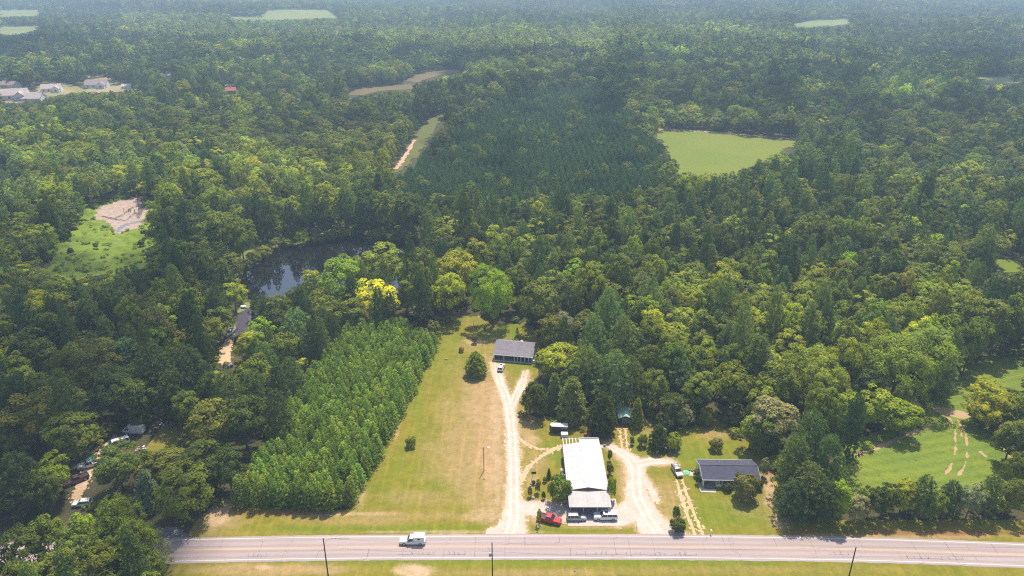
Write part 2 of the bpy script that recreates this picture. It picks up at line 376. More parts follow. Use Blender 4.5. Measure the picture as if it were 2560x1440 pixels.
D_FORK1 = pw([(1301,958,6),(1306,940,5),(1310,928,4)]); D_FORK2 = pw([(1309,958,6),(1316,938,6),(1318,926,5)])
D_FORK3 = pw([(1300,968,14),(1320,972,12),(1330,968,6)])
D_APRON = pw([(1296,1270,50),(1330,1272,52),(1380,1272,48),(1420,1278,40)])
D_APRON2 = pw([(1400,1296,20),(1440,1298,22),(1545,1298,22)])
D_RIGHT = pw([(1650,1340,130),(1642,1326,90),(1622,1300,74),(1606,1270,66),(1592,1240,58),(1590,1200,48),(1590,1170,48),(1576,1148,44),(1552,1130,32),(1522,1114,20)])
D_RIGHT2 = pw([(1590,1160,40),(1630,1152,30),(1668,1154,22),(1690,1160,10)])
D_WHITE = pw([(1600,1262,70),(1570,1282,70),(1552,1296,50)])
D_EDGE = pw([(1612,1200,20),(1628,1225,22),(1640,1250,18)])
D_LOOP = pw([(1295,1092,10),(1312,1108,9),(1345,1122,5),(1385,1124,4)]); D_LOOP2 = pw([(1404,1118,14),(1385,1122,10),(1345,1146,6),(1322,1168,10),(1308,1190,14),(1300,1210,10)])
ALLD = [D_MAIN, D_FORK, D_FORK1, D_FORK2, D_FORK3, D_APRON, D_APRON2, D_RIGHT, D_RIGHT2, D_WHITE, D_EDGE]
sheet('lawn', (-75, 165, 60, 262), 0.5, lawn_fn, 0.012, LAWN, LAT, label='yellow green mown lawn with dry patches around the white roofed building', cat='lawn')
sheet('grass_clearing', (-100, -55, 150, 195), 0.5, lambda x, y: inpoly(*[q + (fbm(x, y, 4, 8) - .5)*30 for q in proj(x, y, 0)[:2]], grow(C_VAN, 20)), 0.012, LAWN, LAT,
      label='rough grass clearing with the two parked white vans', cat='grass')

def gravel_fn(lst, rag=0.55):
    def f(x, y):
        d = np.full(np.shape(x), 1e9)
        for l in lst: d = np.minimum(d, segdist(x, y, l))
        e = (fbm(x, y, .9, 21, 3) - 0.5)*1.6*rag + (fbm(x, y, 7, 25, 2) - 0.5)*1.6*rag
        return (d + e < 0) & (road_d(x, y) > 4.0) | ((d + e < 0.9) & (noise2(x, y, 0.45, 31) > 0.66 + .22*np.clip(d, 0, 1)) & (road_d(x, y) > 4.2))
    return f
def cdist(x, y):
    d = np.full(np.shape(x), 1e9)
    for l in (D_MAIN, D_FORK, D_RIGHT, D_RIGHT2): d = np.minimum(d, segdist(x, y, [(a, b, 0) for a, b, _ in l]))
    return d
def rim_fn(x, y):
    d = np.full(np.shape(x), 1e9)
    for l in ALLD: d = np.minimum(d, segdist(x, y, l))
    return np.clip(1 + (d + (fbm(x, y, 1.8, 87) - .5)*1.6)/.7, 0, .7)
RUTS = {'rut': lambda x, y: .6*np.exp(-((cdist(x, y) - .85)/.38)**2), 'mid': lambda x, y: .45*np.exp(-(cdist(x, y)/.42)**2)*(y > 142), 'rim': rim_fn}
sheet('gravel_driveway', (-6, 50, 128, 228), 0.24, gravel_fn(ALLD), 0.03, GRAVEL, RUTS, label='pale gravel drives around the white roofed building', cat='driveway')
D_T1 = pw([(1692,1200,5),(1700,1232,7),(1714,1275,7),(1730,1315,9),(1738,1340,10)]); D_T2 = pw([(1706,1196,5),(1714,1228,7),(1730,1270,7),(1746,1310,8),(1758,1340,10)])
D_S1 = pw([(1551,1072,6),(1552,1095,6),(1556,1130,6)]); D_S2 = pw([(1563,1072,5),(1566,1100,6),(1570,1132,6)])
D_B = pw([(1232,906,14),(1238,930,20),(1246,955,16)]); D_W1 = pw([(1222,960,3),(1240,1010,3),(1262,1060,3)])
sheet('dirt_track', (-8, 75, 128, 228), 0.24, gravel_fn([D_T1, D_T2, D_S1, D_S2, D_LOOP, D_LOOP2, D_B], 0.3), 0.022, DIRT, label='pale dirt wheel tracks across the lawns', cat='track')
D_HD = pw([(560,905,26),(563,885,30),(566,862,24),(570,846,14)]); D_JK = pw([(190,1248,22),(205,1205,24),(225,1165,24),(245,1130,16),(290,1090,14)])
sheet('dirt_yard', (-145, -60, 140, 260), 0.3, gravel_fn([D_HD, D_JK], 0.8), 0.018, DIRT, label='bare dirt drive among the trees on the left', cat='yard')
def asphalt_mat(name, c1, c2):
    m, nt, out = new_mat(name); co = objc(nt)
    a = tex(nt, 0.10, 5, 0.6, stretch(nt, co, (0.25, 1.5, 1))); b = tex(nt, 5, 4, 0.7, co); s = tex(nt, 0.7, 5, 0.6, stretch(nt, co, (0.06, 2.2, 1)))
    c = mixc(nt, ramp(nt, a, 0.35, 0.68), c1, c2)
    k = nt.nodes.new('ShaderNodeMath'); k.operation = 'MULTIPLY_ADD'; nt.links.new(attr(nt, 'off'), k.inputs[0]); k.inputs[1].default_value = 3.808; k.inputs[2].default_value = -3.237
    k2 = nt.nodes.new('ShaderNodeMath'); k2.operation = 'COSINE'; nt.links.new(k.outputs[0], k2.inputs[0])
    c = mixc(nt, ramp(nt, k2.outputs[0], -.2, 2.2), c, mixc(nt, 1.0, c, (0.66, 0.66, 0.68), 'MULTIPLY'))
    c = mixc(nt, ramp(nt, s, 0.45, 0.75), c, tuple(q*.82 for q in c2)); c = mixc(nt, ramp(nt, b, 0.45, 0.8), c, tuple(q*.8 for q in c1))
    bsdf(nt, out, c, 0.9, spec=0.25, bump=b, bstr=0.25, bdist=0.02); return m
ASPH = asphalt_mat('worn_asphalt', (0.365, 0.292, 0.276), (0.318, 0.255, 0.244)); ASPD = asphalt_mat('dark_asphalt', (0.17, 0.15, 0.15), (0.13, 0.115, 0.12))
from mathutils.geometry import interpolate_bezier
def catmull(pts, n=24):
    out = []
    for i in range(len(pts) - 1):
        p0, p1, p2, p3 = [np.array(pts[min(max(j, 0), len(pts) - 1)]) for j in (i - 1, i, i + 1, i + 2)]
        for k in range(n):
            t = k/n; out.append(0.5*(2*p1 + (p2 - p0)*t + (2*p0 - 5*p1 + 4*p2 - p3)*t*t + (3*p1 - p0 - 3*p2 + p3)*t**3))
    out.append(np.array(pts[-1])); return np.array(out)
RC = catmull(ROADC); TN = np.gradient(RC, axis=0); TN /= np.linalg.norm(TN, axis=1)[:, None]; NR = np.stack([-TN[:, 1], TN[:, 0]], -1)
RL = np.concatenate([[0], np.cumsum(np.linalg.norm(np.diff(RC, axis=0), axis=1))])
def ribbon(name, o0, o1, z, mat, s0=None, s1=None, jag=0.0, label=None, cat=None):
    sel = np.ones(len(RC), bool) if s0 is None else (RL >= s0) & (RL <= s1)
    C, N = RC[sel], NR[sel]; k = len(C)
    j0 = (noise2(RL[sel], RL[sel]*0, 0.9, 3) - .5)*jag; j1 = (noise2(RL[sel], RL[sel]*0 + 9, 0.9, 4) - .5)*jag
    A = C + N*(o0 + j0)[:, None]; B = C + N*(o1 + j1)[:, None]
    V = np.concatenate([np.c_[A, np.full(k, z)], np.c_[B, np.full(k, z)]]); i = np.arange(k - 1)
    return link(name, mesh_np(name, V, np.stack([i, i + 1, i + 1 + k, i + k], -1), [mat], fattr=[('off', np.r_[np.full(k, o0), np.full(k, o1)], 'POINT')]))
def roadm(name, c, wear=0.35):
    m, nt, out = new_mat(name); n = tex(nt, 4, 4, 0.7, objc(nt))
    bsdf(nt, out, mixc(nt, ramp(nt, n, 0.55, 0.8), c, tuple(q*(1 - wear) for q in c)), 0.8); return m
tag(ribbon('road', -4.1, 4.0, 0.045, ASPH, jag=0.25), 'two lane grey asphalt road with faded cracks', 'road', kind='structure')
WP, YP = roadm('white_paint', (0.66, 0.63, 0.60)), roadm('yellow_paint', (0.60, 0.36, 0.17), 0.45)
for nme, o, w, m in (('white_edge_line', 3.32, 0.12, WP), ('white_edge_line', -3.32, 0.12, WP), ('yellow_centre_line', 0.13, 0.11, YP), ('yellow_centre_line', -0.13, 0.11, YP)):
    tag(ribbon(nme, o - w/2, o + w/2, 0.052, m), 'painted line along the road', 'road marking', kind='structure')
# cracks, sealed dark: one irregular net lying on the road
CR = MB(); rr = random.Random(11)
def crack(pts, w):
    L, R_ = [], []
    for i, p in enumerate(pts):
        d = (Vector(pts[min(i + 1, len(pts) - 1)]) - Vector(pts[max(i - 1, 0)])).normalized(); n = Vector((-d.y, d.x)); ww = w*rr.uniform(0.4, 1.3)
        L.append((p[0] + n.x*ww, p[1] + n.y*ww, 0.050)); R_.append((p[0] - n.x*ww, p[1] - n.y*ww, 0.050))
    for i in range(len(pts) - 1): CR.quad(L[i], R_[i], R_[i + 1], L[i + 1])
def rpt(s, o):
    i = int(np.searchsorted(RL, s)); i = min(i, len(RC) - 1); return (float(RC[i, 0] + NR[i, 0]*o), float(RC[i, 1] + NR[i, 1]*o))
s = RL[40]
while s < RL[-1] - 5:
    o0, o1 = rr.choice([(-4, 0), (0, 4), (-4, 4), (-3.8, 3.0), (-1, 3.9)]); sl = rr.uniform(-0.12, 0.3); pts = []
    o = o0
    while o < o1: pts.append(rpt(s + sl*(o - o0) + rr.uniform(-.14, .14), o)); o += 0.45
    crack(pts, rr.choice([0.03, 0.045, 0.06, 0.03])); s += rr.uniform(2.5, 10)
for s0, n, o in ((P(1035,1385).x, 26, -2.3), (P(1130,1386).x, 14, -2.5), (P(1490,1383).x, 34, -2.5), (P(1640,1383).x, 52, -2.6), (P(2100,1385).x, 20, -1.8), (P(2330,1393).x, 40, -2.2), (P(640,1388).x, 14, -2.4), (P(850,1348).x, 14, 2.8)):
    b = float(np.interp(s0, RC[:, 0], RL)); pts = []
    for k in range(n):
        pts.append(rpt(b + k*0.32 - n*.16, o + rr.uniform(-.16, .16)))
        if rr.random() < .35:
            q = pts[-1]; crack([q, (q[0] + rr.uniform(-.3, .3), q[1] + rr.uniform(.2, .5)), (q[0] + rr.uniform(-.5, .5), q[1] + rr.uniform(.5, 1.1))], 0.045)
    crack(pts, 0.06)
CRM, cnt, cout = new_mat('crack_tar'); bsdf(cnt, cout, (0.13, 0.11, 0.12), 0.8)
tag(CR.build('road_crack', CRM), 'dark cracks across the asphalt', 'road crack', kind='structure')
sheet('asphalt_driveway', (-100, -60, 128, 145), 0.3, lambda x, y: inpoly(*[q + (fbm(x, y, 1.5, 2) - .5)*8 for q in proj(x, y, 0)[:2]], [(375,1348),(392,1318),(440,1318),(482,1346)]), 0.03, ASPD,
      label='short dark asphalt drive joining the road beside the trees', cat='driveway')
CONC = gravel_mat('concrete', (0.50, 0.43, 0.39), (0.44, 0.37, 0.33), 1.2)
sheet('concrete_apron', (10, 28, 133, 146), 0.4, lambda x, y: (x > 13.4) & (x < 25.6) & (y > 135.2) & (y < 144.6), 0.06, CONC, label='worn concrete apron in front of the white roofed building', cat='pavement')

# ------------------------------------------------------------------ crop field, far fields, marsh, pond
def field_mat(name, a, b, c, sc=0.05, rows=None, soil=None):
    m, nt, out = new_mat(name); co = objc(nt)
    n = tex(nt, sc, 6, 0.6, co); g = tex(nt, 1.1, 5, 0.7, co)
    col = mixc(nt, ramp(nt, n, 0.36, 0.66), a, b); col = mixc(nt, ramp(nt, g, 0.5, 0.8), col, c)
    if soil:
        k = nt.nodes.new('ShaderNodeMath'); k.operation = 'ADD'; nt.links.new(attr(nt, 'soil'), k.inputs[0])
        k2 = nt.nodes.new('ShaderNodeMath'); k2.operation = 'MULTIPLY_ADD'; nt.links.new(g, k2.inputs[0]); k2.inputs[1].default_value = 1.1; k2.inputs[2].default_value = -0.55; nt.links.new(k2.outputs[0], k.inputs[1])
        col = mixc(nt, ramp(nt, k.outputs[0], 0.3, 0.75), col, soil)
    bsdf(nt, out, col, 0.95, spec=0.12, bump=g, bstr=0.9, bdist=0.3); return m
CROP = field_mat('crop_green', (0.165, 0.200, 0.022), (0.115, 0.170, 0.024), (0.075, 0.125, 0.020), 0.07, soil=(0.37, 0.26, 0.15))
RUT = [pw([(2368,1040,9),(2388,1075,3),(2389,1120,3),(2386,1135,.5)]), pw([(2392,1048,3),(2414,1085,2.5),(2418,1125,2),(2416,1150,1),(2410,1168,5),(2395,1190,3)]), pw([(2400,1060,2.5),(2404,1090,1.5)]), pw([(2380,1158,1),(2374,1172,4),(2362,1186,1)]), pw([(2452,1130,8),(2462,1140,8)]),
       pw([(2352,1026,50),(2395,1036,62),(2436,1040,24)]), pw([(2440,1040,10),(2480,1085,9),(2530,1150,10),(2550,1180,10)]), pw([(2140,1140,14),(2220,1110,12),(2330,1062,12)])]
def soil_fn(x, y):
    d = np.full(np.shape(x), 1e9)
    for l in RUT: d = np.minimum(d, segdist(x, y, [(a, b, w*.62) for a, b, w in l]))
    return np.clip(1 - (d + (fbm(x, y, 1.6, 41) - .5)*1.0)/0.3, 0, 1)
def crop_z(x, y):
    return 0.05 + 0.35*fbm(x, y, 1.3, 51, 3)*(1 - soil_fn(x, y)) + 0.13*np.sin((y*.9 - .0035*(x - 60)**2*.5 + 4*fbm(x, y, 40, 7))*1.9)*(1 - soil_fn(x, y))
def crop_fn(x, y):
    px, py, _ = proj(x, y, 0); e = (fbm(x, y, 4, 61) - .5)*24
    return (inpoly(px + e, py + e*.5, grow(C_CROP, 34, 10)) | inpoly(px + e, py + e*.5, [(2095,1230),(2095,1125),(2235,1060),(2325,1040),(2340,1000),(2390,920),(2470,895),(2640,820),(2640,1000),(2460,1000),(2600,1240)])) & (y > 137.5)
sheet('crop_field', (70, 190, 136, 232), 0.26, crop_fn, 0.0, CROP, {'soil': soil_fn}, zfn=crop_z, label='green crop field with pale wheel ruts behind the roadside trees', cat='field')
def wpoly(poly): return [(p.x, p.y) for p in (PG(*q) for q in poly)]
def far_field(name, poly, mat, label, cell, cat='field', z=0.25, ext=0):
    w = wpoly([(x, y + (ext if y > np.mean([q[1] for q in poly]) else 0)) for x, y in poly])
    xs_, ys_ = [p[0] for p in w], [p[1] for p in w]
    return sheet(name, (min(xs_), max(xs_), min(ys_), max(ys_)), cell, lambda x, y: inpoly(x + (fbm(x, y, cell*5, 3) - .5)*cell*4, y, w), z, mat, label=label, cat=cat)
FG = field_mat('meadow_green', (0.128, 0.168, 0.018), (0.170, 0.180, 0.026), (0.105, 0.140, 0.016), 0.012)
FY = field_mat('pale_field', (0.16, 0.20, 0.06), (0.21, 0.22, 0.075), (0.15, 0.17, 0.06), 0.01)
FB = field_mat('brown_field', (0.115, 0.095, 0.038), (0.155, 0.11, 0.05), (0.075, 0.088, 0.026), 0.03)
far_field('green_field', grow(C_FIELD, 8, 4), FG, 'smooth green field enclosed by dark woods', 3.0)
w_ = wpoly([(1640,323),(1760,327),(1990,348),(1990,352),(1760,331),(1640,327)])
tag(link('field_margin', mesh_np('field_margin', [(x, y, ground(x, y) + 0.35) for x, y in w_], [tuple(range(len(w_)))], [SOIL])), 'reddish bare strip at the far edge of the green field', 'field edge', kind='structure')
for pl in C_FAR[:3]: far_field('pale_field', grow(pl, 3), FY, 'pale distant field among the woods', 8.0)
for pl in C_FAR[3:]: far_field('pale_field', grow(pl, 3), FY, 'pale distant field among the woods', 6.0)
far_field('cleared_strip', grow(C_LINE, 2), field_mat('strip_grass', (0.095, 0.115, 0.025), (0.125, 0.12, 0.035), (0.065, 0.085, 0.018), 0.05), 'grassy cut strip running away through the pine wood', 2.0, 'clearing')
w_ = [(p.x, p.y, 0.0) for p in (PG(992,424), PG(1018,385), PG(1036,352))]
sheet('strip_track', (-95, -40, 430, 580), 0.8, lambda x, y: segdist(x, y, [(a, b, 1.4) for a, b, _ in w_]) + (fbm(x, y, 3, 5) - .5)*3 < 0, 0.5, SOIL, label='reddish dirt track along the cut strip', cat='track')
far_field('brown_clearing', C_BROWN, FB, 'rusty brown clearing in the woods', 3.0, 'clearing')
far_field('brown_clearing', C_BROWN2, FB, 'rusty brown clearing in the woods', 3.0, 'clearing')
far_field('house_lots', grow(C_SUB, 6), field_mat('lot_grass', (0.17, 0.17, 0.055), (0.33, 0.27, 0.17), (0.12, 0.14, 0.04), 0.02), 'pale lots and lawns around the far houses', 3.0, 'lawn')
far_field('house_lots', grow(C_SUB2, 4), FG, 'lawn beside the red roofed house far off', 3.0, 'lawn')
far_field('side_lawn', grow(C_RLAWN, 5), CROP if False else FG, 'sunlit lawn at the right edge beyond the woods', 1.5, 'lawn')
# marsh
MARSH = field_mat('marsh_green', (0.170, 0.225, 0.020), (0.125, 0.180, 0.022), (0.09, 0.125, 0.020), 0.06)
MUD_PX = [(237,530),(262,513),(300,503),(335,492),(362,497),(370,515),(368,545),(358,562),(330,572),(300,582),(284,592),(288,575),(262,555),(240,545)]
mw = [(p.x, p.y) for p in (P(*q) for q in MUD_PX)]
mw2 = [(p.x, p.y) for p in (P(*q) for q in grow(MUD_PX, 8))]
mp = [(p.x, p.y) for p in (P(*q) for q in grow(C_MARSH, 22, 8))]
sheet('marsh', (-330, -160, 260, 440), 0.9, lambda x, y: inpoly(x + (fbm(x, y, 9, 4) - .5)*14, y + (fbm(x, y, 9, 6) - .5)*14, mp), 0.02, MARSH,
      zfn=lambda x, y: 4.2*np.maximum(fbm(x, y, 4.5, 71, 3) - 0.42, 0)*~inpoly(x, y, mw2), label='bright green hummocky marsh', cat='marsh')
MUD = gravel_mat('grey_mud', (0.40, 0.31, 0.26), (0.32, 0.23, 0.19), 0.4)
sheet('mud_flat', (-320, -180, 290, 430), 0.8, lambda x, y: inpoly(x + (fbm(x, y, 6, 14) - .5)*10, y + (fbm(x, y, 8, 16) - .5)*10, mw), 0.06, MUD, label='bare grey mud flat of the marsh', cat='mud')
def water_mat(name, c, rough, bs, spec=0.5, ior=1.33):
    m, nt, out = new_mat(name); co = objc(nt)
    n = tex(nt, 0.8, 3, 0.5, co)
    b = bsdf(nt, out, c, rough, spec=spec, bump=n, bstr=bs, bdist=0.05); b.inputs['IOR'].default_value = ior; return m
WATER = water_mat('pond_water', (0.006, 0.006, 0.008), 0.0, 0.003, 0.5, 2.0)
SHAL = water_mat('shallow_water', (0.16, 0.13, 0.12), 0.12, 0.05, 1.0, 1.9)
CH = [pw([(368,500,12),(350,530,8),(345,545,10)]), pw([(372,552,14),(340,556,12),(318,562,14),(300,570,10),(290,586,8)]), pw([(290,608,5),(284,618,4)]), pw([(330,520,5),(310,535,4),(290,545,4)]), pw([(320,548,5),(335,535,5),(352,528,6)]), pw([(255,540,3),(285,548,4),(310,552,3)])]
sheet('stream_water', (-320, -180, 290, 430), 0.6, gravel_fn(CH, 1.2), 0.10, SHAL, label='shallow silvery water channels across the mud', cat='water')
POND_PX = [(598,700),(612,675),(640,652),(690,620),(760,612),(830,598),(900,590),(960,601),(1050,604),(1075,625),(1060,680),(1025,725),(940,745),(800,742),(700,742),(640,752),(605,742)]
POND = [(p.x, p.y) for p in (P(*q) for q in POND_PX)]
sheet('pond', (-170, -20, 255, 360), 0.5, lambda x, y: inpoly(x + (fbm(x, y, 4, 81) - .5)*5, y + (fbm(x, y, 4, 83) - .5)*5, POND), 0.03, WATER, label='dark still pond reflecting trees and sky', cat='pond')
MEAD_PX = [(500,565),(600,505),(660,495),(880,505),(890,585),(760,608),(690,618),(610,660),(560,640)]
mdw = [(p.x, p.y) for p in (P(*q) for q in MEAD_PX)]
sheet('pond_meadow', (-210, -60, 290, 440), 0.8, lambda x, y: inpoly(x + (fbm(x, y, 8, 4) - .5)*12, y, mdw) & ~inpoly(x, y, POND), 0.015, field_mat('rank_grass', (0.115, 0.145, 0.025), (0.155, 0.165, 0.035), (0.07, 0.10, 0.02), 0.05),
      label='rank grass between the trees beyond the pond', cat='grass')
bk = [(p.x, p.y) for p in (P(*q) for q in [(555,800),(590,762),(625,755),(640,790),(600,840),(570,830)])]
sheet('back_lawn', (-105, -70, 220, 270), 0.5, lambda x, y: inpoly(x + (fbm(x, y, 4, 4) - .5)*5, y, bk), 0.014, field_mat('grass_green', (0.15, 0.19, 0.06), (0.18, 0.21, 0.07), (0.12, 0.15, 0.05), 0.05), label='small green lawn beside the house hidden in trees', cat='lawn')
# ------------------------------------------------------------------ tree meshes
def unit(v): return v/np.maximum(np.linalg.norm(v, axis=-1, keepdims=True), 1e-9)
def leaves(c, n, t, size, asp):
    """rhombic leaf clusters: centres c, normals n, long axis hints t"""
    n = unit(n); t = unit(t - n*np.sum(t*n, -1, keepdims=True)); b = np.cross(n, t)
    L = (size*0.5)[:, None]; W = (size*asp*0.5)[:, None]
    V = np.stack([c + t*L, c + b*W - t*L*.15, c - t*L, c - b*W - t*L*.15], 1).reshape(-1, 3)
    return V, np.arange(len(V)).reshape(-1, 4)
def sph(r, n): return unit(r.normal(size=(n, 3)))
def clumpleaves(r, P_, out, cr, n, size, asp, up=0.55, fl=0.8, spray=0.5):
    k = len(P_); idx = np.repeat(np.arange(k), n)
    d = unit(sph(r, k*n) + 0.55*out[idx] + np.array([0, 0, up]))
    c = P_[idx] + d*cr[idx][:, None]*r.uniform(0.55, 1.08, (k*n, 1))*np.array([1, 1, fl])
    base_n = 0.8*d + 0.55*out[idx] + np.array([0, 0, .25])
    nr = np.where((r.random(k*n) < spray*.55)[:, None], np.cross(d, sph(r, k*n)) + 0.5*base_n, base_n + 0.45*sph(r, k*n))
    tt = d + 0.7*sph(r, k*n) + np.array([0, 0, .15])
    V, Q = leaves(c, nr, tt, size*r.uniform(0.65, 1.35, k*n), asp)
    cv = r.uniform(0.18, 0.82, k); vy = np.clip(cv[idx] + r.normal(0, .16, k*n), 0, 1)
    return V, Q, vy
def fib(n, r, zmin):
    i = np.arange(n) + 0.5; z = 1 - (1 - zmin)*i/n; a = i*2.39996 + r.uniform(0, 6)
    s = np.sqrt(np.maximum(1 - z*z, 0)); d = np.stack([s*np.cos(a), s*np.sin(a), z], -1)
    return unit(d + r.normal(0, .16, (n, 3)))
def broad(seed, H, R, cb, k, n, size, zmin=-0.55, lob=0.35, crs=0.27, topw=1.0, asp=0.66, spray=0.5, egg=0.0):
    r = np.random.default_rng(seed); d = fib(k, r, zmin); rz = H*(1 - cb)/2; cz = H*(1 + cb)/2
    env = np.ones(k)*(1 - lob*.35)
    for _ in range(6): env += lob*np.maximum(0, d@unit(r.normal(size=3) + [0, 0, .3]))**5*r.uniform(.3, 1)
    u = np.where(r.random(k) < .8, r.uniform(.68, .92, k), r.uniform(.3, .6, k))
    p = d*(env*u)[:, None]*np.array([R, R, rz])
    tp = 1 - egg*np.clip(p[:, 2]/rz, -1, 1); p[:, :2] *= tp[:, None]
    p[:, 2] += cz
    V, Q, vy = clumpleaves(r, p, d, R*crs*r.uniform(.75, 1.3, k), n, size, asp, spray=spray)
    V[:, 2] *= H/max(np.percentile(V[:, 2], 99.7), 1e-3) if zmin > -2 else 1
    return V, Q, vy
def pine(seed, H, R, cb, lev, per, n, size, shape='mature', asp=0.22, puff=0.2, jit=0.25):
    r = np.random.default_rng(seed); ps, od = [], []
    for i in range(lev):
        t = (i + r.uniform(.1, .9))/lev; z = H*(cb + (1 - cb)*t)
        if shape == 'mature': f = (0.62 + 0.55*math.sin(math.pi*min(1, t*1.25)))*(1 - t**3.2)*0.9 + 0.08
        elif shape == 'cone': f = (1 - t)**0.85 + 0.05
        else: f = (1 - t**1.7)**0.8*(0.75 + .25*min(1, t*4)) + 0.06
        m = max(2, int(per*(0.45 + f))); a0 = r.uniform(0, 6.28)
        for j in range(m):
            a = a0 + 6.283*j/m + r.uniform(-.35, .35); q = R*f*(1 + r.uniform(-jit, jit))
            for s in ((1.0, .55) if f > .35 else (1.0,)):
                o = np.array([math.cos(a), math.sin(a), 0.25]); ps.append([q*s*o[0], q*s*o[1], z + (0.12*q*s if shape != 'cone' else (.3 if H < 9 else -0.25)*q*s)]); od.append(o)
    p = np.array(ps); o = unit(np.array(od)); k = len(p); idx = np.repeat(np.arange(k), n)
    d = unit(sph(r, k*n)*0.9 + 0.7*o[idx] + np.array([0, 0, .55]))
    cr = R*puff*r.uniform(.7, 1.3, k); c = p[idx] + d*(cr[idx]*r.uniform(.3, .95, k*n))[:, None]*np.array([1, 1, .7])
    V, Q = leaves(c, np.cross(d, sph(r, k*n)) + .7*unit(o[idx] + np.array([0, 0, .9])), d, size*r.uniform(.7, 1.3, k*n), asp)
    vy = np.clip(r.uniform(.2, .8, k)[idx] + r.normal(0, .15, k*n), 0, 1)
    V[:, 2] *= H/np.percentile(V[:, 2], 99.6)
    return V, Q, vy
def trunk_mb(seed, H, r0, top, limbs, R, lean=0.03, sides=6):
    rr = random.Random(seed); m = MB()
    pts = [(rr.uniform(-lean, lean)*H*t*1.5, rr.uniform(-lean, lean)*H*t*1.5, H*top*t) for t in (0, .3, .6, 1)]
    m.tube([(pts[0][0], pts[0][1], -0.3)] + pts[1:], [r0*1.15, r0*.8, r0*.55, r0*.16], sides)
    for i in range(limbs):
        t = rr.uniform(.32, .85); z = H*top*t; a = i*2.4 + rr.uniform(0, 1); q = R*rr.uniform(.5, .85); b = np.interp(t, [0, .3, .6, 1], [p[0] for p in pts]); c = np.interp(t, [0, .3, .6, 1], [p[1] for p in pts])
        m.tube([(b, c, z), (b + q*.5*math.cos(a), c + q*.5*math.sin(a), z + q*.45), (b + q*math.cos(a), c + q*math.sin(a), z + q*.75)], [r0*.33, r0*.2, r0*.06], 4)
    return m
KIND = {}      # kind -> list of variants: dict(H, R, crown mesh, trunk mesh)
def variant(kind, H, R, geo, fol, tr, bark, fam):
    V, Q, vy = geo; R = float(np.percentile(np.hypot(V[:, 0], V[:, 1]), 96))
    cm = mesh_np(kind + '_crown', V, Q, [M[fol]], fattr=[('vary', vy, 'FACE')])
    tmesh = None
    if tr is not None:
        tmesh = bpy.data.meshes.new(kind + '_trunk'); tmesh.from_pydata(tr.v, [], tr.f); tmesh.materials.append(M[bark])
        tmesh.polygons.foreach_set('use_smooth', [True]*len(tmesh.polygons)); tmesh.update()
    KIND.setdefault(kind, []).append(dict(H=H, R=R, crown=cm, trunk=tmesh, fam=fam))
def lod(V, Q, vy, tr, fol, bark, name):              # crown and trunk as one mesh, for the woodland mass
    n = len(V); F = [tuple(q) for q in Q.tolist()]; tv = [] ; tf = []
    if tr is not None: tv = tr.v; tf = [tuple(i + n for i in f) for f in tr.f]
    me = bpy.data.meshes.new(name); me.from_pydata(np.asarray(V).tolist() + list(tv), [], F + tf)
    me.materials.append(M[fol]); me.materials.append(M[bark])
    me.polygons.foreach_set('material_index', [0]*len(F) + [1]*len(tf))
    a = me.attributes.new('vary', 'FLOAT', 'FACE'); a.data.foreach_set('value', np.r_[vy, np.full(len(tf), .5)].astype(np.float32)); me.update()
    return me
for i in range(4): variant('round', 15, 5.5, broad(10 + i, 15, 5.5, .16, 58, 78, .62, lob=.45), 'leaf_foliage', trunk_mb(i, 15, .28, .8, 5, 5), 'bark', 'b')
for i in range(3): variant('oval', 18, 4.6, broad(20 + i, 18, 4.6, .14, 62, 74, .60, lob=.3, egg=.25), 'leaf_foliage', trunk_mb(5 + i, 18, .28, .85, 5, 4), 'bark', 'b')
for i in range(2): variant('feathery', 15, 5.2, broad(30 + i, 15, 5.2, .15, 70, 70, .85, lob=.55, asp=.32, spray=.85, crs=.24), 'leaf_foliage', trunk_mb(9 + i, 15, .26, .85, 6, 5), 'bark', 'b')
for i in range(2): variant('great', 20, 10.5, broad(40 + i, 20, 10.5, .12, 120, 95, .78, lob=.4, crs=.19, asp=.42, spray=.7), 'leaf_foliage', trunk_mb(12 + i, 20, .5, .8, 8, 9), 'bark', 'b')
for i in range(3): variant('shrub', 3, 1.9, broad(50 + i, 3, 1.9, .0, 40, 62, .34, zmin=-.45, lob=.3, crs=.32), 'leaf_foliage', trunk_mb(15 + i, 3, .08, .6, 3, 1.2), 'bark', 's')
for i in range(4): variant('tall_pine', 22, 4.6, pine(60 + i, 22, 4.6, .30, 15, 6.5, 26, .95, puff=.26), 'needle_foliage', trunk_mb(20 + i, 22, .26, .97, 4, 3, .012), 'pine_bark', 'p')
for i in range(2): variant('full_pine', 18, 5.4, pine(70 + i, 18, 5.4, .10, 18, 8, 26, .85, shape='oval', puff=.22), 'needle_foliage', trunk_mb(26 + i, 18, .26, .95, 3, 3, .012), 'pine_bark', 'p')
for i in range(2): variant('slim_pine', 18, 3.1, pine(75 + i, 18, 3.1, .14, 18, 6, 24, .80, shape='oval', puff=.30, asp=.2), 'needle_foliage', trunk_mb(28 + i, 18, .2, .95, 2, 2, .01), 'pine_bark', 'p')
for i in range(3): variant('young_pine', 8.5, 1.75, pine(80 + i, 8.5, 1.75, .03, 13, 5.5, 14, .62, shape='oval', puff=.34, asp=.2), 'needle_foliage', trunk_mb(30 + i, 8.5, .1, .9, 0, 1, .01), 'pine_bark', 'y')
variant('cone', 11, 3.8, pine(90, 11, 3.8, .02, 20, 10, 34, .5, shape='oval', puff=.2, asp=.5, jit=.12), 'leaf_foliage', trunk_mb(33, 11, .2, .9, 0, 1, .01), 'bark', 'b')
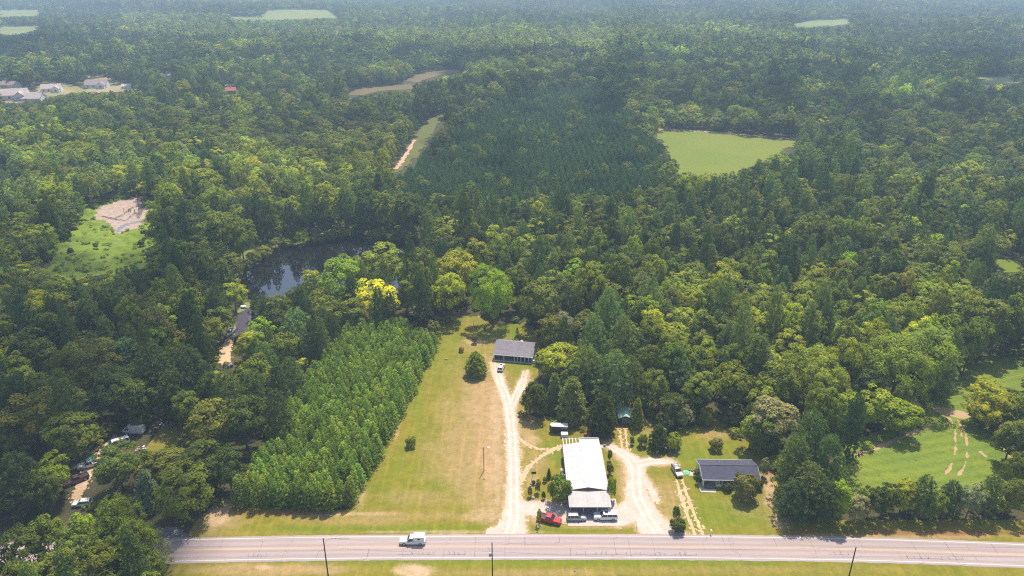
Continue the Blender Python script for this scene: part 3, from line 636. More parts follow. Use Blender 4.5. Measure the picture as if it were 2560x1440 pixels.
variant('spruce', 11, 3.2, pine(91, 11, 3.2, .02, 20, 10, 34, .62, shape='cone', puff=.24, asp=.3, jit=.2), 'needle_foliage', trunk_mb(34, 11, .2, .95, 0, 1, .01), 'bark', 'b')
LODS = []      # meshes of the woodland mass: 0-4 near broad, 5-8 near pine, 9-12 far broad, 13-15 far pine, 16-17 scrub, 18-20 young pine
def lod_add(me, H, R):
    co = np.zeros(len(me.vertices)*3, np.float32); me.vertices.foreach_get('co', co); co = co.reshape(-1, 3)
    LODS.append((me, H, float(np.percentile(np.hypot(co[:, 0], co[:, 1]), 96))))
for i in range(5): lod_add(lod(*broad(110 + i, 16, 5.2, .16, 42, 46, .82, lob=.45, egg=.1*(i % 3), asp=.5), trunk_mb(40 + i, 16, .26, .8, 2, 4, sides=4), 'leaf_foliage', 'bark', 'wood_broad'), 16, 5.2)
for i in range(4): lod_add(lod(*pine(120 + i, 20, 4.0, .25, 13, 5.5, 15, 1.15, puff=.30, asp=.3), trunk_mb(46 + i, 20, .24, .95, 1, 2, .012, sides=4), 'needle_foliage', 'pine_bark', 'wood_pine'), 20, 4.0)
for i in range(4): lod_add(lod(*broad(130 + i, 16, 5.4, .12, 20, 22, 1.75, lob=.45, asp=.6), None, 'leaf_foliage', 'bark', 'far_broad'), 16, 5.4)
for i in range(3): lod_add(lod(*pine(140 + i, 19, 4.2, .15, 9, 4, 9, 1.9, puff=.34, asp=.4, shape='oval'), None, 'needle_foliage', 'pine_bark', 'far_pine'), 19, 4.2)
for i in range(2): lod_add(lod(*broad(150 + i, 3, 1.9, 0, 16, 24, .55, zmin=-.3, lob=.4, crs=.34), None, 'leaf_foliage', 'bark', 'scrub'), 3, 1.9)
for i in range(3): lod_add(lod(*pine(160 + i, 8.5, 1.8, .02, 13, 6.5, 13, .58, shape='cone', puff=.27, asp=.26, jit=.3), None, 'needle_foliage', 'pine_bark', 'young_pine_mass'), 8.5, 1.75)

# ------------------------------------------------------------------ colours of the foliage (albedo)
T = dict(dark=(.090, .114, .018), mid=(.172, .200, .020), light=(.258, .284, .026), yell=(.325, .345, .018), lime=(.270, .350, .016), bright=(.62, .57, .010), olive=(.188, .198, .028), grey=(.270, .265, .130),
         pined=(.074, .108, .034), pine=(.132, .176, .042), pinel=(.205, .250, .064), rust=(.255, .205, .038), gold=(.340, .335, .018), brownish=(.195, .182, .040), blue=(.084, .138, .056), young=(.196, .268, .034), youngl=(.300, .370, .050))
WORD = dict(dark='dark green', mid='mid green', light='light green', yell='yellow green', lime='lime green', bright='bright yellow', olive='olive green', grey='grey green', pined='dark green', pine='mid green', pinel='light green',
            rust='rusty', gold='golden', brownish='brownish', blue='blue green', young='mid green', youngl='light green')
TREES = []     # dicts: kind, x, y, z, H, R, tone, tint, label
def jtint(t, r, a=.14):
    k = math.exp(r.gauss(0, a)); h = r.gauss(0, .07)
    return (t[0]*k*(1 + h), t[1]*k, t[2]*k*(1 - h))
TR = random.Random(5)
def hero(px, top, wpx, H, kind, tone, label, cat=None, near=None):
    p = P(px, top, H) if top > 640 else PG(px, top, H)
    d = float(proj(p.x, p.y, H*.6)[2]); R = wpx/FPX*d/2
    TREES.append(dict(kind=kind, x=p.x, y=p.y, z=float(ground(p.x, p.y)), H=H, R=R, tone=tone, tint=jtint(T[tone], TR, .05), label=label, hero=True))
def base(px, py, hpx, wpx, kind, tone, label):       # by the foot of the plant
    p = P(px, py); d = float(proj(p.x, p.y, 0)[2]); H = hpx/FPX*d*math.hypot(p.y, CAMZ)/p.y
    TREES.append(dict(kind=kind, x=p.x, y=p.y, z=0.0, H=H, R=wpx/FPX*d/2, tone=tone, tint=jtint(T[tone], TR, .05), label=label, hero=True))
HB = hero
# front left
for a in [(115,1145,105,13,'feathery','yell','yellow green broadleaf tree left of the rusty junk and below the van clearing'),
 (282,1122,130,13,'round','olive','dark olive broadleaf tree directly below the white passenger van'),
 (356,1178,72,11,'spruce','grey','grey green cedar between two round trees below the van clearing'),
 (445,1172,150,14,'round','mid','round mid green tree nearest the left end of the young pine block'),
 (278,1245,150,18,'full_pine','mid','big mid green pine overhanging the road at its left visible end'),
 (325,1310,150,15,'full_pine','mid','broad green pine in front of the road at the bottom left'),
 (190,1288,70,11,'oval','lime','lime green young tree beside the power lines at lower left'),
 (95,1292,100,15,'round','mid','mid green round tree under the power lines at lower left'),
 (30,1330,120,16,'round','dark','dark tree in the bottom left corner of the picture'),
 (230,1368,90,14,'round','mid','small round tree at the bottom edge left of the road end'),
 (130,1385,110,14,'round','olive','olive tree at the bottom edge under the power lines'),
 (60,1400,120,13,'feathery','mid','feathery green tree in the lowest left corner'),
 (375,1385,60,9,'feathery','mid','low leafy tree touching the left end of the road'),
 (215,1415,100,11,'round','light','light green treetop cut by the bottom edge at left'),
 (30,1135,130,17,'full_pine','pined','big dark pine at the left edge level with the vans'),
 (95,1180,80,13,'round','dark','dark round tree between the left edge pine and the yellow green tree'),
 (60,985,150,17,'round','olive','large olive tree with lumpy crown at the left edge above the vans'),
 (165,1035,130,15,'round','mid','lumpy green tree just left of the white cargo van'),
 (195,868,175,18,'great','dark','large dark oak crown behind the van clearing'),
 (268,925,125,16,'round','dark','dark oak in front of the larger dark oak behind the vans'),
 (45,915,92,14,'round','light','bright mid green tree at the left edge beside the dark oak'),
 (370,862,130,21,'full_pine','pined','tall dark pine behind the van clearing, left of a pair'),
 (462,866,120,21,'full_pine','pined','tall dark pine behind the van clearing, right of a pair'),
 (425,925,110,17,'full_pine','pined','dark pine shading the rear edge of the van clearing'),
 (320,950,100,15,'round','dark','dark broadleaf tree standing over the white cargo van'),
 (278,845,85,13,'feathery','yell','yellow green treetop behind the large dark oak'),
 (342,1022,60,6,'round','mid','low shaded tree right behind the white cargo van'),
 (520,1004,130,16,'round','olive','olive broadleaf tree at the right side of the van clearing'),
 (598,1000,120,16,'round','dark','dark broadleaf tree against the left side of the young pine block'),
 (500,1108,130,14,'round','dark','dark tree below the olive one beside the van clearing'),
 (560,1122,90,13,'round','dark','dark tree touching the left corner of the young pine block'),
 (400,1130,110,9,'round','olive','low olive tree at the lower edge of the van clearing'),
 (560,928,100,19,'full_pine','pine','pine left of the trash pile beside the hidden dirt drive'),
 (630,925,90,18,'full_pine','pine','pine right of the trash pile beside the hidden dirt drive'),
 (685,975,90,18,'full_pine','pined','dark pine beside the middle of the young pine block, left side'),
 (617,830,66,13,'oval','yell','yellow green tree below the dark roof of the hidden house'),
 (655,858,75,16,'full_pine','pine','pine just below the dark roof of the hidden house'),
 (700,832,85,15,'round','mid','green tree between the hidden house and the young pine block'),
 (722,895,80,16,'full_pine','pine','pine leaning over the left edge of the young pine block'),
 (665,812,48,14,'full_pine','pine','round topped pine in front of the hidden house roof'),
 (735,772,95,17,'full_pine','pinel','light green pine right of the hidden house'),
 (660,738,62,17,'slim_pine','pined','dark slim pine behind the roof of the hidden house'),
 (690,770,60,14,'round','dark','dark shrubby tree between the two pines by the hidden house'),
 (545,770,75,12,'round','olive','olive tree left of the small lawn by the hidden house'),
 (520,800,70,12,'round','mid','green tree left of the white pickup at the hidden house'),
 (578,705,70,13,'round','yell','yellow green round tree at the left end of the pond'),
 (395,695,55,17,'oval','lime','single bright lime tree standing out in the dark woods left of the pond'),
 # middle
 (936,700,106,17,'round','bright','bright yellow tree between the pond and the young pine block'),
 (842,645,125,22,'round','yell','big yellow green tree in front of the pond, left of the bright yellow tree'),
 (775,675,58,17,'oval','yell','slim yellow green tree at the left of the big one before the pond'),
 (945,613,112,20,'feathery','light','light green tree on the near bank in front of the pond middle'),
 (800,728,95,15,'round','mid','green tree below the big yellow green tree before the pond'),
 (740,720,70,13,'round','dark','dark tree on the near bank at the left part of the pond'),
 (872,745,80,14,'round','mid','green tree touching the left side of the bright yellow tree'),
 (1042,618,80,18,'round','mid','green tree in front of the right end of the pond'),
 (888,640,62,17,'round','light','light green round tree right behind the big yellow green tree by the pond'),
 (1008,645,70,17,'feathery','yell','yellowish feathery tree in front of the right part of the pond'),
 (165,1325,115,15,'round','olive','olive round tree hiding the road at lower left'),
 (255,1322,105,14,'round','mid','green round tree hiding the road left of the overhanging pine'),
 (300,1388,115,13,'round','dark','dark tree at the bottom edge in front of the hidden road'),
 (1020,690,60,16,'oval','mid','green tree right of the bright yellow tree by the pond gap'),
 (1135,625,110,22,'round','gold','golden crowned tree behind the yellow tree above the lawn'),
 (1122,680,96,19,'round','yell','yellow green tree left of the big bright green tree behind the lawn'),
 (1230,670,118,23,'great','lime','big bright green tree standing behind the lamp post lawn'),
 (1295,660,60,19,'oval','mid','green tree right behind the big bright green tree'),
 (1352,700,108,21,'round','olive','large olive tree behind the house with the porch'),
 (1050,752,70,8,'round','grey','greyish flowering tree behind the end of the young pine block'),
 (1190,598,70,20,'oval','light','light green tree in the wood above the big bright green tree'),
 (1235,562,62,20,'round','yell','yellow green treetop in the wood beyond the pond, right side'),
 (1410,780,60,12,'oval','grey','pale grey green tree behind the right end of the porch house'),
 (1392,865,112,12,'round','yell','olive yellow tree right beside the porch house'),
 (1440,900,80,12,'cone','olive','olive cedar between the porch house and the pine group'),
 (1385,790,80,15,'round','olive','olive tree just behind the porch house roof'),
 (1522,725,96,25,'full_pine','pinel','tallest pine of the light green pine group right of the porch house'),
 (1487,790,90,22,'full_pine','pinel','light green pine at the left of the pine group, upper row'),
 (1562,790,84,22,'full_pine','pinel','light green pine at the right of the pine group, upper row'),
 (1470,865,90,18,'full_pine','pinel','pine at the lower left of the light green pine group'),
 (1540,880,110,19,'full_pine','pinel','pine at the lower middle of the light green pine group'),
 (1582,895,84,17,'full_pine','pine','pine at the lower right of the light green pine group'),
 (1500,895,80,15,'full_pine','pine','short pine in front of the light green pine group'),
 (1388,935,50,12,'spruce','pinel','slim light green pine left of the big blue spruce'),
 (1432,945,88,14,'spruce','pinel','big spruce behind the black trailer'),
 (1508,983,72,13,'cone','dark','dense dark holly cone between the spruce and the green roofed shed'),
 # right
 (2040,1032,112,21,'full_pine','pine','tallest pine of the big clump right of the ranch house'),
 (2000,1090,100,18,'full_pine','pine','left pine of the big clump beside the ranch house'),
 (2085,1090,92,18,'full_pine','pine','right pine of the big clump beside the ranch house'),
 (2030,1160,125,14,'full_pine','pine','wide pine low in the big clump beside the ranch house'),
 (1992,1205,90,11,'full_pine','pined','dark pine at the lower left of the big clump'),
 (2075,1200,95,11.5,'full_pine','pined','dark pine at the lower right of the big clump'),
 (2110,1205,62,12,'oval','lime','lime green tree at the right foot of the big pine clump'),
 (1940,1000,115,15,'round','grey','grey green tree left behind the big pine clump'),
 (1885,1038,62,11,'oval','light','light green tree beside the junk pile behind the ranch house'),
 (1925,1040,70,12,'oval','mid','green tree between the junk pile and the big pine clump'),
 (1915,965,80,14,'round','light','pale green tree above the junk pile'),
 (2140,985,85,12,'round','yell','yellow green tree at the left of the bright bushy row by the crop field'),
 (2205,975,100,13,'round','yell','tallest yellow green tree of the bright bushy row by the crop field'),
 (2265,1005,90,11,'round','yell','yellow green tree at the right of the bright bushy row by the crop field'),
 (2270,830,215,23,'great','light','great spreading tree above the bright bushy row'),
 (2060,880,165,19,'great','light','wide yellowish tree left of the great spreading tree'),
 (1950,905,110,18,'round','mid','green tree left of the wide yellowish tree'),
 (1835,915,110,16,'round','mid','green tree behind the back yard of the ranch house'),
 (1760,930,90,14,'oval','mid','tall green tree behind the flower shrubs of the back yard'),
 (1640,920,80,14,'round','mid','green tree behind the green roofed shed'),
 (1690,985,80,10,'round','dark','dark tree right of the green roofed shed'),
 (2490,750,112,21,'round','mid','large green tree at the right edge beside the sunlit lawn'),
 (2420,760,80,18,'round','dark','dark tree left of the large tree at the right edge'),
 (2500,962,130,13,'feathery','gold','golden green tree at the right edge above the crop field'),
 (2545,1055,90,13,'round','olive','olive tree at the right edge beside the crop field'),
 (2470,1005,70,9,'round','yell','yellow green bush at the top right of the crop field'),
 (2550,985,70,12,'round','mid','green tree at the right edge behind the golden one'),
 (2550,1130,60,12,'round','mid','green tree at the right edge below the olive one'),
 (2150,1240,60,8,'round','grey','grey green shrubby tree of the roadside row nearest the pine clump'),
 (2185,1222,66,9,'round','dark','dark tree of the roadside row left of the golden tree'),
 (2222,1208,66,10,'round','dark','dark taller tree just left of the golden roadside tree'),
 (2270,1200,64,10,'oval','gold','golden yellow tree in the roadside row'),
 (2322,1190,76,12,'full_pine','pine','round topped pine just right of the golden roadside tree'),
 (2390,1205,72,10,'full_pine','pined','dark pine in the middle of the roadside row'),
 (2440,1212,66,10,'feathery','grey','thin grey green tree in the roadside row'),
 (2490,1188,70,12,'full_pine','pine','pine in the right part of the roadside row'),
 (2545,1195,70,11,'feathery','olive','olive tree at the right end of the roadside row'),
 (2350,1230,60,8,'round','mid','low green tree filling the roadside row between two pines'),
 ]: hero(*a)
for a in [(1190,938,56,54,'cone','light','small cone shaped tree alone on the lawn left of the porch house'),
 (1027,1117,24,28,'shrub','light','single round bush in the open lawn beside the young pines'),
 (1153,880,12,14,'shrub','rust','tiny rusty shrub on the lawn left of the small lone tree'),
 (1187,858,20,16,'shrub','rust','rusty twiggy shrub on the bare patch below the lamp post'),
 (1293,838,20,8,'slim_pine','rust','thin reddish sapling behind the porch house'),
 (1340,1040,76,70,'shrub','dark','dark glossy round tree beside the fork of the gravel drive'),
 (1590,1066,66,40,'spruce','light','light green cone shaped tree at the right of the green roofed shed'),
 (1664,1072,42,48,'shrub','brownish','brownish tree in the back yard above the dark cone bush'),
 (1643,1122,58,46,'cone','dark','dark cone bush in the back yard beside the blue barrel'),
 (1680,1124,40,36,'shrub','yell','yellow green clipped bush behind the blue barrel'),
 (1605,1116,28,26,'shrub','mid','small green bush left of the dark cone bush'),
 (1580,1112,20,12,'shrub','olive','narrow small bush right of the dirt wheel tracks'),
 (1702,1062,52,60,'shrub','grey','pale grey flowering shrub at the wood edge behind the back yard'),
 (1765,1062,40,40,'shrub','mid','green shrub beside the rusty tractor'),
 (1788,1125,26,36,'shrub','brownish','thin bare looking shrub on the lawn behind the ranch house'),
 (1862,1246,52,66,'shrub','brownish','round brownish olive tree in front of the ranch house'),
 (1400,1254,58,60,'shrub','mid','round green bush tree against the left wall of the white roofed building'),
 (1372,1196,24,14,'spruce','mid','small conifer left of the white roofed building'),
 (1362,1206,12,12,'shrub','mid','low shrub beside the small conifer'),
 (1344,1232,32,14,'shrub','rust','reddish upright shrub in the planted island by the gravel drive'),
 (1325,1242,26,12,'shrub','rust','smaller reddish shrub nearest the gravel drive'),
 (1359,1248,18,11,'shrub','dark','dark small shrub in the planted island'),
 (1334,1212,10,10,'shrub','dark','dark shrub at the top of the planted island'),
 (1524,1152,26,12,'shrub','olive','shrub at the right wall of the white roofed building, back end'),
 (1525,1186,26,18,'shrub','olive','shrub in the middle of the right wall of the white roofed building'),
 (1528,1250,54,24,'shrub','yell','yellow green bush at the right wall of the white roofed building, front end'),
 (1690,1300,32,20,'shrub','mid','upright shrub beside the wheel tracks near the road'),
 (1694,1328,26,40,'shrub','dark','low wide shrub beside the wheel tracks near the road'),
 (1348,1310,36,12,'shrub','yell','thin yellowish sapling in front of the red pickup'),
 (1745,1210,20,16,'shrub','dark','dark shrub at the left front corner of the ranch house'),
 (1740,1192,16,14,'shrub','olive','olive shrub along the left wall of the ranch house'),
 (1818,1226,16,24,'shrub','dark','dark low shrub under the ranch house window'),
 (1895,1224,22,22,'shrub','dark','dark low shrub at the right front corner of the ranch house'),
 (1906,1192,44,24,'shrub','grey','grey green bush at the right wall of the ranch house'),
 (1880,1124,44,44,'round','mid','green tree hanging over the junk pile'),
 (165,608,36,34,'shrub','dark','large dark bush standing in the marsh'),
 (178,634,14,16,'shrub','dark','small dark bush low in the marsh'),
 (240,616,10,14,'shrub','olive','small olive bush in the middle of the marsh'),
 (354,616,16,16,'shrub','dark','dark bush at the right side of the marsh'),
 (363,588,14,18,'shrub','dark','bush under the dark trees at the marsh edge'),
 (125,654,14,16,'shrub','dark','small bush at the lower left of the marsh'),
 (1490,905,40,30,'shrub','olive','small bush in the yard right of the porch house'),
 (680,610,118,42,'tall_pine','pined','tall dark pine at the left end of the far pond bank'),(776,602,150,44,'tall_pine','pine','tallest pine on the far pond bank'),(742,592,100,44,'oval','yell','yellow topped tree between two pines on the far pond bank'),
 (640,606,110,64,'full_pine','pined','dark full pine left on the far pond bank'),(830,588,130,76,'oval','light','light green tree in the middle of the far pond bank'),(872,588,128,56,'tall_pine','pine','pine right of the light green tree on the far pond bank'),
 (802,594,112,40,'tall_pine','pine','slim pine left of the light green tree on the far pond bank'),(922,586,112,64,'round','dark','dark tree at the middle right of the far pond bank'),(972,592,112,66,'oval','mid','green tree at the right of the far pond bank'),
 (1022,598,112,66,'round','dark','dark tree at the right end of the far pond bank'),(612,668,120,76,'round','mid','green tree at the left shore of the pond'),(566,655,120,86,'round','olive','olive tree above the left shore of the pond'),
 (655,600,125,34,'tall_pine','pined','second tall dark pine at the left end of the far pond bank')]: base(*a)
# saplings hugging the water line of the pond, far side
for i, (px, py, h, w, tn) in enumerate([(640,668,34,40,'mid'),(662,650,30,44,'olive'),(615,690,40,40,'dark'),(690,625,26,34,'olive'),(718,620,20,30,'light'),(756,616,34,40,'yell'),(790,610,22,40,'olive'),(830,600,18,40,'mid'),(865,596,22,40,'mid'),(900,592,26,44,'dark'),(945,600,24,50,'mid'),(985,604,24,50,'mid'),(1025,606,26,50,'mid')]):
    base(px, py - 3, h, w, 'round' if h > 24 else 'shrub', tn, ('overhanging bank tree', 'leafy bank bush')[h <= 24] + ' at the far edge of the pond')

# ------------------------------------------------------------------ filling woodland
ZONES = [ # polygon (pixels of the treetops), share of pines, weights dark mid light yell olive, spacing factor, height factor
 ([(930,470),(1010,415),(1120,320),(1260,215),(1500,195),(1600,285),(1650,360),(1690,440),(1560,475),(1100,480)], .93, (5,2,.4,.2,.6), .85, 1.0, 'blue'),
 ([(0,250),(340,235),(460,300),(330,330),(0,300)], .85, (4,3,1,.3,1), .9, .95, 'pine'),
 ([(0,300),(330,310),(480,330),(540,470),(380,480),(0,500)], .10, (.8,3.2,4,1.0,1.5), 1, 1, None),
 ([(430,260),(640,235),(1010,240),(980,330),(560,410),(470,330)], .25, (4,3,.8,.2,1), 1, 1, None),
 ([(480,420),(620,350),(800,310),(1030,290),(1010,400),(880,470),(700,520),(520,540)], .2, (.8,3,3.6,1.5,1.2), 1, 1, None),
 ([(1600,250),(2560,220),(2560,330),(2200,360),(2000,350),(1640,330)], .35, (5,2.5,.5,.3,1.5), 1, 1, None),
 ([(1640,600),(2440,660),(2440,980),(1960,1000),(1720,930),(1620,830)], .04, (.6,2.4,5,1.8,2), 1.05, 1.0, None),
 ([(1270,430),(2560,380),(2560,660),(1640,640),(1270,560)], .40, (4,4,1.3,.4,1.6), 1, 1, None),
 ([(1060,540),(1640,560),(1640,760),(1270,700),(1060,640)], .35, (4,4,1.2,.3,1.2), .95, 1, None),
 ([(0,640),(620,640),(760,800),(760,1100),(0,1300)], .35, (5,3,.5,.25,1.6), 1, 1, None),
 ([(0,500),(230,500),(140,690),(0,700)], .1, (4,3,1,.4,1), 1, .8, None),
 ([(0,90),(900,70),(1000,170),(0,240)], .35, (4,2.6,.5,.2,1.2), 1, 1, None),
 ([(0,0),(2560,0),(2560,60),(0,50)], .5, (4,2,.7,.2,1), 1, 1, None),
 ([(300,25),(600,30),(900,60),(1280,70),(1280,110),(600,110),(300,70)], .1, (.8,3,4,.8,2), 1, 1, None),
 ([(1280,50),(1800,70),(1800,110),(1280,110)], .15, (1,3,4,1,2), 1, 1, None),
]
SPARSE = [([(500,560),(600,500),(880,505),(880,592),(760,606),(690,618),(610,660)], .42), ([(300,470),(470,440),(520,480),(380,500)], .35), ([(225,480),(380,470),(360,500),(230,515)], .3)]
TN5 = ('dark', 'mid', 'light', 'yell', 'olive')
def fill(dmin, dmax, sp, seed, side=1.06):
    r = np.random.default_rng(seed); xm = dmax*.70*side + 60
    gx = np.arange(-xm, xm, sp); gy = np.arange(max(95, dmin*.6), dmax, sp*.92)
    X, Y = np.meshgrid(gx, gy); X[1::2] += sp*.5
    X = (X + r.uniform(-.36, .36, X.shape)*sp).ravel(); Y = (Y + r.uniform(-.36, .36, Y.shape)*sp).ravel()
    d = np.hypot(X, Y); k = (d >= dmin) & (d < dmax) & (np.abs(X) < Y*.70*side + 70)
    return X[k], Y[k], r
FX, FY_, FS = [], [], []
for a in ((100, 460, 6.7, 1), (460, 900, 8.0, 2), (900, 1600, 9.4, 3), (1600, 4300, 11.0, 4)):
    x, y, r = fill(*a); FX.append(x); FY_.append(y); FS.append(np.full(len(x), a[2]))
FX, FY_, FS = map(np.concatenate, (FX, FY_, FS)); NF = len(FX); FR = np.random.default_rng(99)
FZ = ground(FX, FY_); DD = np.hypot(FX, FY_)
h0 = 15.5*np.exp(FR.normal(0, .21, NF)); tx, ty, td = proj(FX, FY_, FZ + h0)
pshare = np.full(NF, .35); wts = np.tile(np.array([3.6, 3.2, 1.1, .35, 1.4]), (NF, 1)); keep = np.ones(NF, bool); hf = np.ones(NF); bluez = np.zeros(NF, bool)
pshare = np.clip(.35 + 1.5*(fbm(FX, FY_, 260, 91, 3) - .5), .03, .95)
lt = fbm(FX, FY_, 330, 95, 3); wts[:, 2] *= np.clip(1 + 7*(lt - .52), .25, 4); wts[:, 0] *= np.clip(1 - 4*(lt - .5), .3, 2)
for poly, ps, w, spf, hfac, flag in ZONES:
    m = inpoly(tx, ty, poly)
    pshare[m] = ps*.75 + .25*pshare[m] if ps < .8 else ps; wts[m] = np.array(w); hf[m] = hfac
    if flag == 'blue': bluez |= m
for poly, pr in SPARSE: keep &= ~(inpoly(tx, ty, poly) & (FR.random(NF) > pr))
SR = np.random.default_rng(77); ns = 900
sx_, sy_ = SR.uniform(-3200, 3200, ns), SR.uniform(100, 4300, ns); sy_ = 100 + (sy_ - 100)*(.35 + .65*SR.random(ns))
wxs = FX + (fbm(FX, FY_, 60, 15) - .5)*60; wys = FY_ + (fbm(FX, FY_, 60, 17) - .5)*60
stand = np.zeros(NF, int)
for a_ in range(0, NF, 4000): stand[a_:a_ + 4000] = np.argmin((wxs[a_:a_ + 4000, None] - sx_)**2 + (wys[a_:a_ + 4000, None] - sy_)**2, 1)
sk, sp_, sh_ = np.exp(SR.normal(0, .17, ns)), SR.normal(0, .22, ns), np.exp(SR.normal(0, .10, ns)); far_ = smooth(330, 520, DD)
pshare = np.clip(pshare + sp_[stand]*far_, 0.02, .98); hf *= 1 + (sh_[stand] - 1)*far_; tintk = 1 + (sk[stand] - 1)*far_
isp = FR.random(NF) < pshare
FH = h0*hf*np.where(isp, np.where(DD > 460, .98, 1.15), 1.0)*np.where(bluez, .86, 1.0); FRad = np.where(isp, np.where(DD > 460, 4.3, 3.6), 5.0)*np.exp(FR.normal(0, .21, NF))*np.where(DD > 1600, 1.35, np.where(DD > 460, 1.16, 1.0))
# nothing grows where the photo shows open ground, water, road or a roof
def blocked(x, y, z, H, R, lo=.0):
    b = np.zeros(len(x), bool)
    for fz in (lo, .25, .5, .75, .98):
        for fx in (-.8, 0, .8):
            w = 1.0 if fz < .9 else .35
            if fz < .2 and fx: continue
            ux, uy, _ = proj(x + fx*w*R, y, z + H*fz)
            for c in CLEAR: b |= inpoly(ux, uy, c)
    return b
keep &= ~blocked(FX, FY_, FZ, FH, FRad)
keep &= ~inpoly(FX, FY_, POND) & ~inpoly(FX, FY_, PLANT2) & (road_d(FX, FY_) > 7.5)
for q in ((0, 60, 110, 200),): pass
wx, wy, _ = proj(FX, FY_, FZ)
keep &= ~inpoly(wx, wy, [(520,1300),(600,1240),(900,1000),(1100,800),(1350,820),(1360,1000),(1560,960),(1720,1050),(1950,1100),(2100,1190),(2560,1200),(2560,1340),(480,1345)])
keep &= ~((FY_ < 137) & (FX > -66)) & ~bluez
hx = np.array([t['x'] for t in TREES]); hy = np.array([t['y'] for t in TREES]); hr = np.array([t['R'] for t in TREES])
ki = np.nonzero(keep & (DD < 520))[0]
for i in ki:
    if np.any(np.hypot(hx - FX[i], hy - FY_[i]) < (hr*.78 + FRad[i]*.55)): keep[i] = False
cw = np.cumsum(wts/wts.sum(1, keepdims=True), 1); pick = (FR.random(NF)[:, None] > cw).sum(1).clip(0, 4)
rare = FR.random(NF)
idx = np.nonzero(keep)[0]
fam_kind = {}
cand = []
for i in idx:
    if isp[i]: tone = 'blue' if bluez[i] and rare[i] < .55 else ('pined' if pick[i] in (0, 4) else 'pine' if pick[i] == 1 else 'pinel')
    else:
        tone = TN5[pick[i]]
        if rare[i] > .992: tone = 'gold'
        elif rare[i] > .989: tone = 'rust'
        elif rare[i] > .965: tone = 'lime'
        elif rare[i] > .945: tone = 'brownish'
    cand.append(dict(x=float(FX[i]), y=float(FY_[i]), z=float(FZ[i]), H=float(FH[i]), R=float(FRad[i]), tone=tone, tint=tuple(q*float(tintk[i]) for q in jtint(T[tone], TR, .13)), pine=bool(isp[i]), d=float(DD[i]), hero=False, label=None))

# the even aged pine block beyond the pond: rows of one height
BB = ZONES[0][0]; br = np.random.default_rng(5)
gx, gy = np.meshgrid(np.arange(-190, 230, 4.3), np.arange(300, 1150, 4.3)); gx = (gx + .25*gy*0 + br.uniform(-1, 1, gx.shape)).ravel(); gy = (gy + br.uniform(-1, 1, gy.shape)).ravel()
gz = ground(gx, gy); gH = 12.2*np.exp(br.normal(0, .055, len(gx))); a_, b_, _ = proj(gx, gy, gz + gH); k = inpoly(a_, b_, BB)
gx, gy, gz, gH = gx[k], gy[k], gz[k], gH[k]; gR = 2.55*np.exp(br.normal(0, .1, len(gx))); k = ~blocked(gx, gy, gz, gH, gR) & ~inpoly(gx, gy, POND)
for x, y, z, h, r_ in zip(gx[k], gy[k], gz[k], gH[k], gR[k]):
    tone = 'mid' if TR.random() < .012 else 'olive' if TR.random() < .012 else 'blue'
    cand.append(dict(x=float(x), y=float(y), z=float(z), H=float(h)*(1.1 if tone != 'blue' else 1), R=float(r_)*(1.5 if tone != 'blue' else 1), tone=tone, tint=jtint(T[tone], TR, .07), pine=tone == 'blue', d=float(math.hypot(x, y)), hero=False, label=None))
# ------------------------------------------------------------------ plantation block
PR = np.random.default_rng(12)
u0 = np.array([PLANT2[2][0] - PLANT2[0][0], PLANT2[2][1] - PLANT2[0][1]]); u0 /= np.linalg.norm(u0)
e0 = np.array([PLANT2[7][0] - PLANT2[2][0], PLANT2[7][1] - PLANT2[2][1]]); e0 /= np.linalg.norm(e0)
pls = []
for i in range(-45, 70):
    for j in range(0, 95):
        p = np.array(PLANT2[2]) + u0*(i*2.2) + e0*(j*2.15) + PR.normal(0, .22, 2)
        if PR.random() < .03: continue
        pls.append(p)
pls = np.array(pls); pls = pls[inpoly(pls[:, 0], pls[:, 1], PLANT2)]
patch = fbm(pls[:, 0], pls[:, 1], 22, 33, 2)
plant = []
for (x, y), pt in zip(pls, patch):
    H = 7.8*math.exp(PR.normal(0, .09)); tone = 'youngl' if PR.random() < .22 + .5*max(0, pt - .5) else 'young'
    plant.append(dict(x=float(x), y=float(y), z=0.0, H=H, R=1.92*math.exp(PR.normal(0, .12)), tone=tone, tint=jtint(T[tone], TR, .12), d=math.hypot(x, y)))
plant.sort(key=lambda t: t['d'])
# edge trees show largest: the front 300 stand as trees of their own
plant_ind, plant_mass = plant[:300], plant[300:]

# ------------------------------------------------------------------ which woodland trees stand alone
def inframe(t):
    a, b, d = proj(t['x'], t['y'], t['z'] + t['H']*.7); return -30 < a < 2590 and -20 < b < 1470
fam_of = lambda k: KIND[k][0]['fam']
nb = sum(fam_of(t['kind']) == 'b' for t in TREES); npn = sum(fam_of(t['kind']) == 'p' for t in TREES)
cand.sort(key=lambda t: -t['H']/t['d'])
mass = []
MAXB, MAXP = 290, 270
for t in cand:
    if inframe(t) and t['d'] < 520 and ((t['pine'] and npn < MAXP) or (not t['pine'] and nb < MAXB)):
        if t['pine']: npn += 1; t['kind'] = TR.choice(['tall_pine', 'tall_pine', 'full_pine', 'slim_pine'] if t['tone'] != 'blue' else ['full_pine', 'slim_pine', 'slim_pine'])
        else: nb += 1; t['kind'] = TR.choice(['round', 'round', 'oval', 'feathery'])
        TREES.append(t)
    else: mass.append(t)

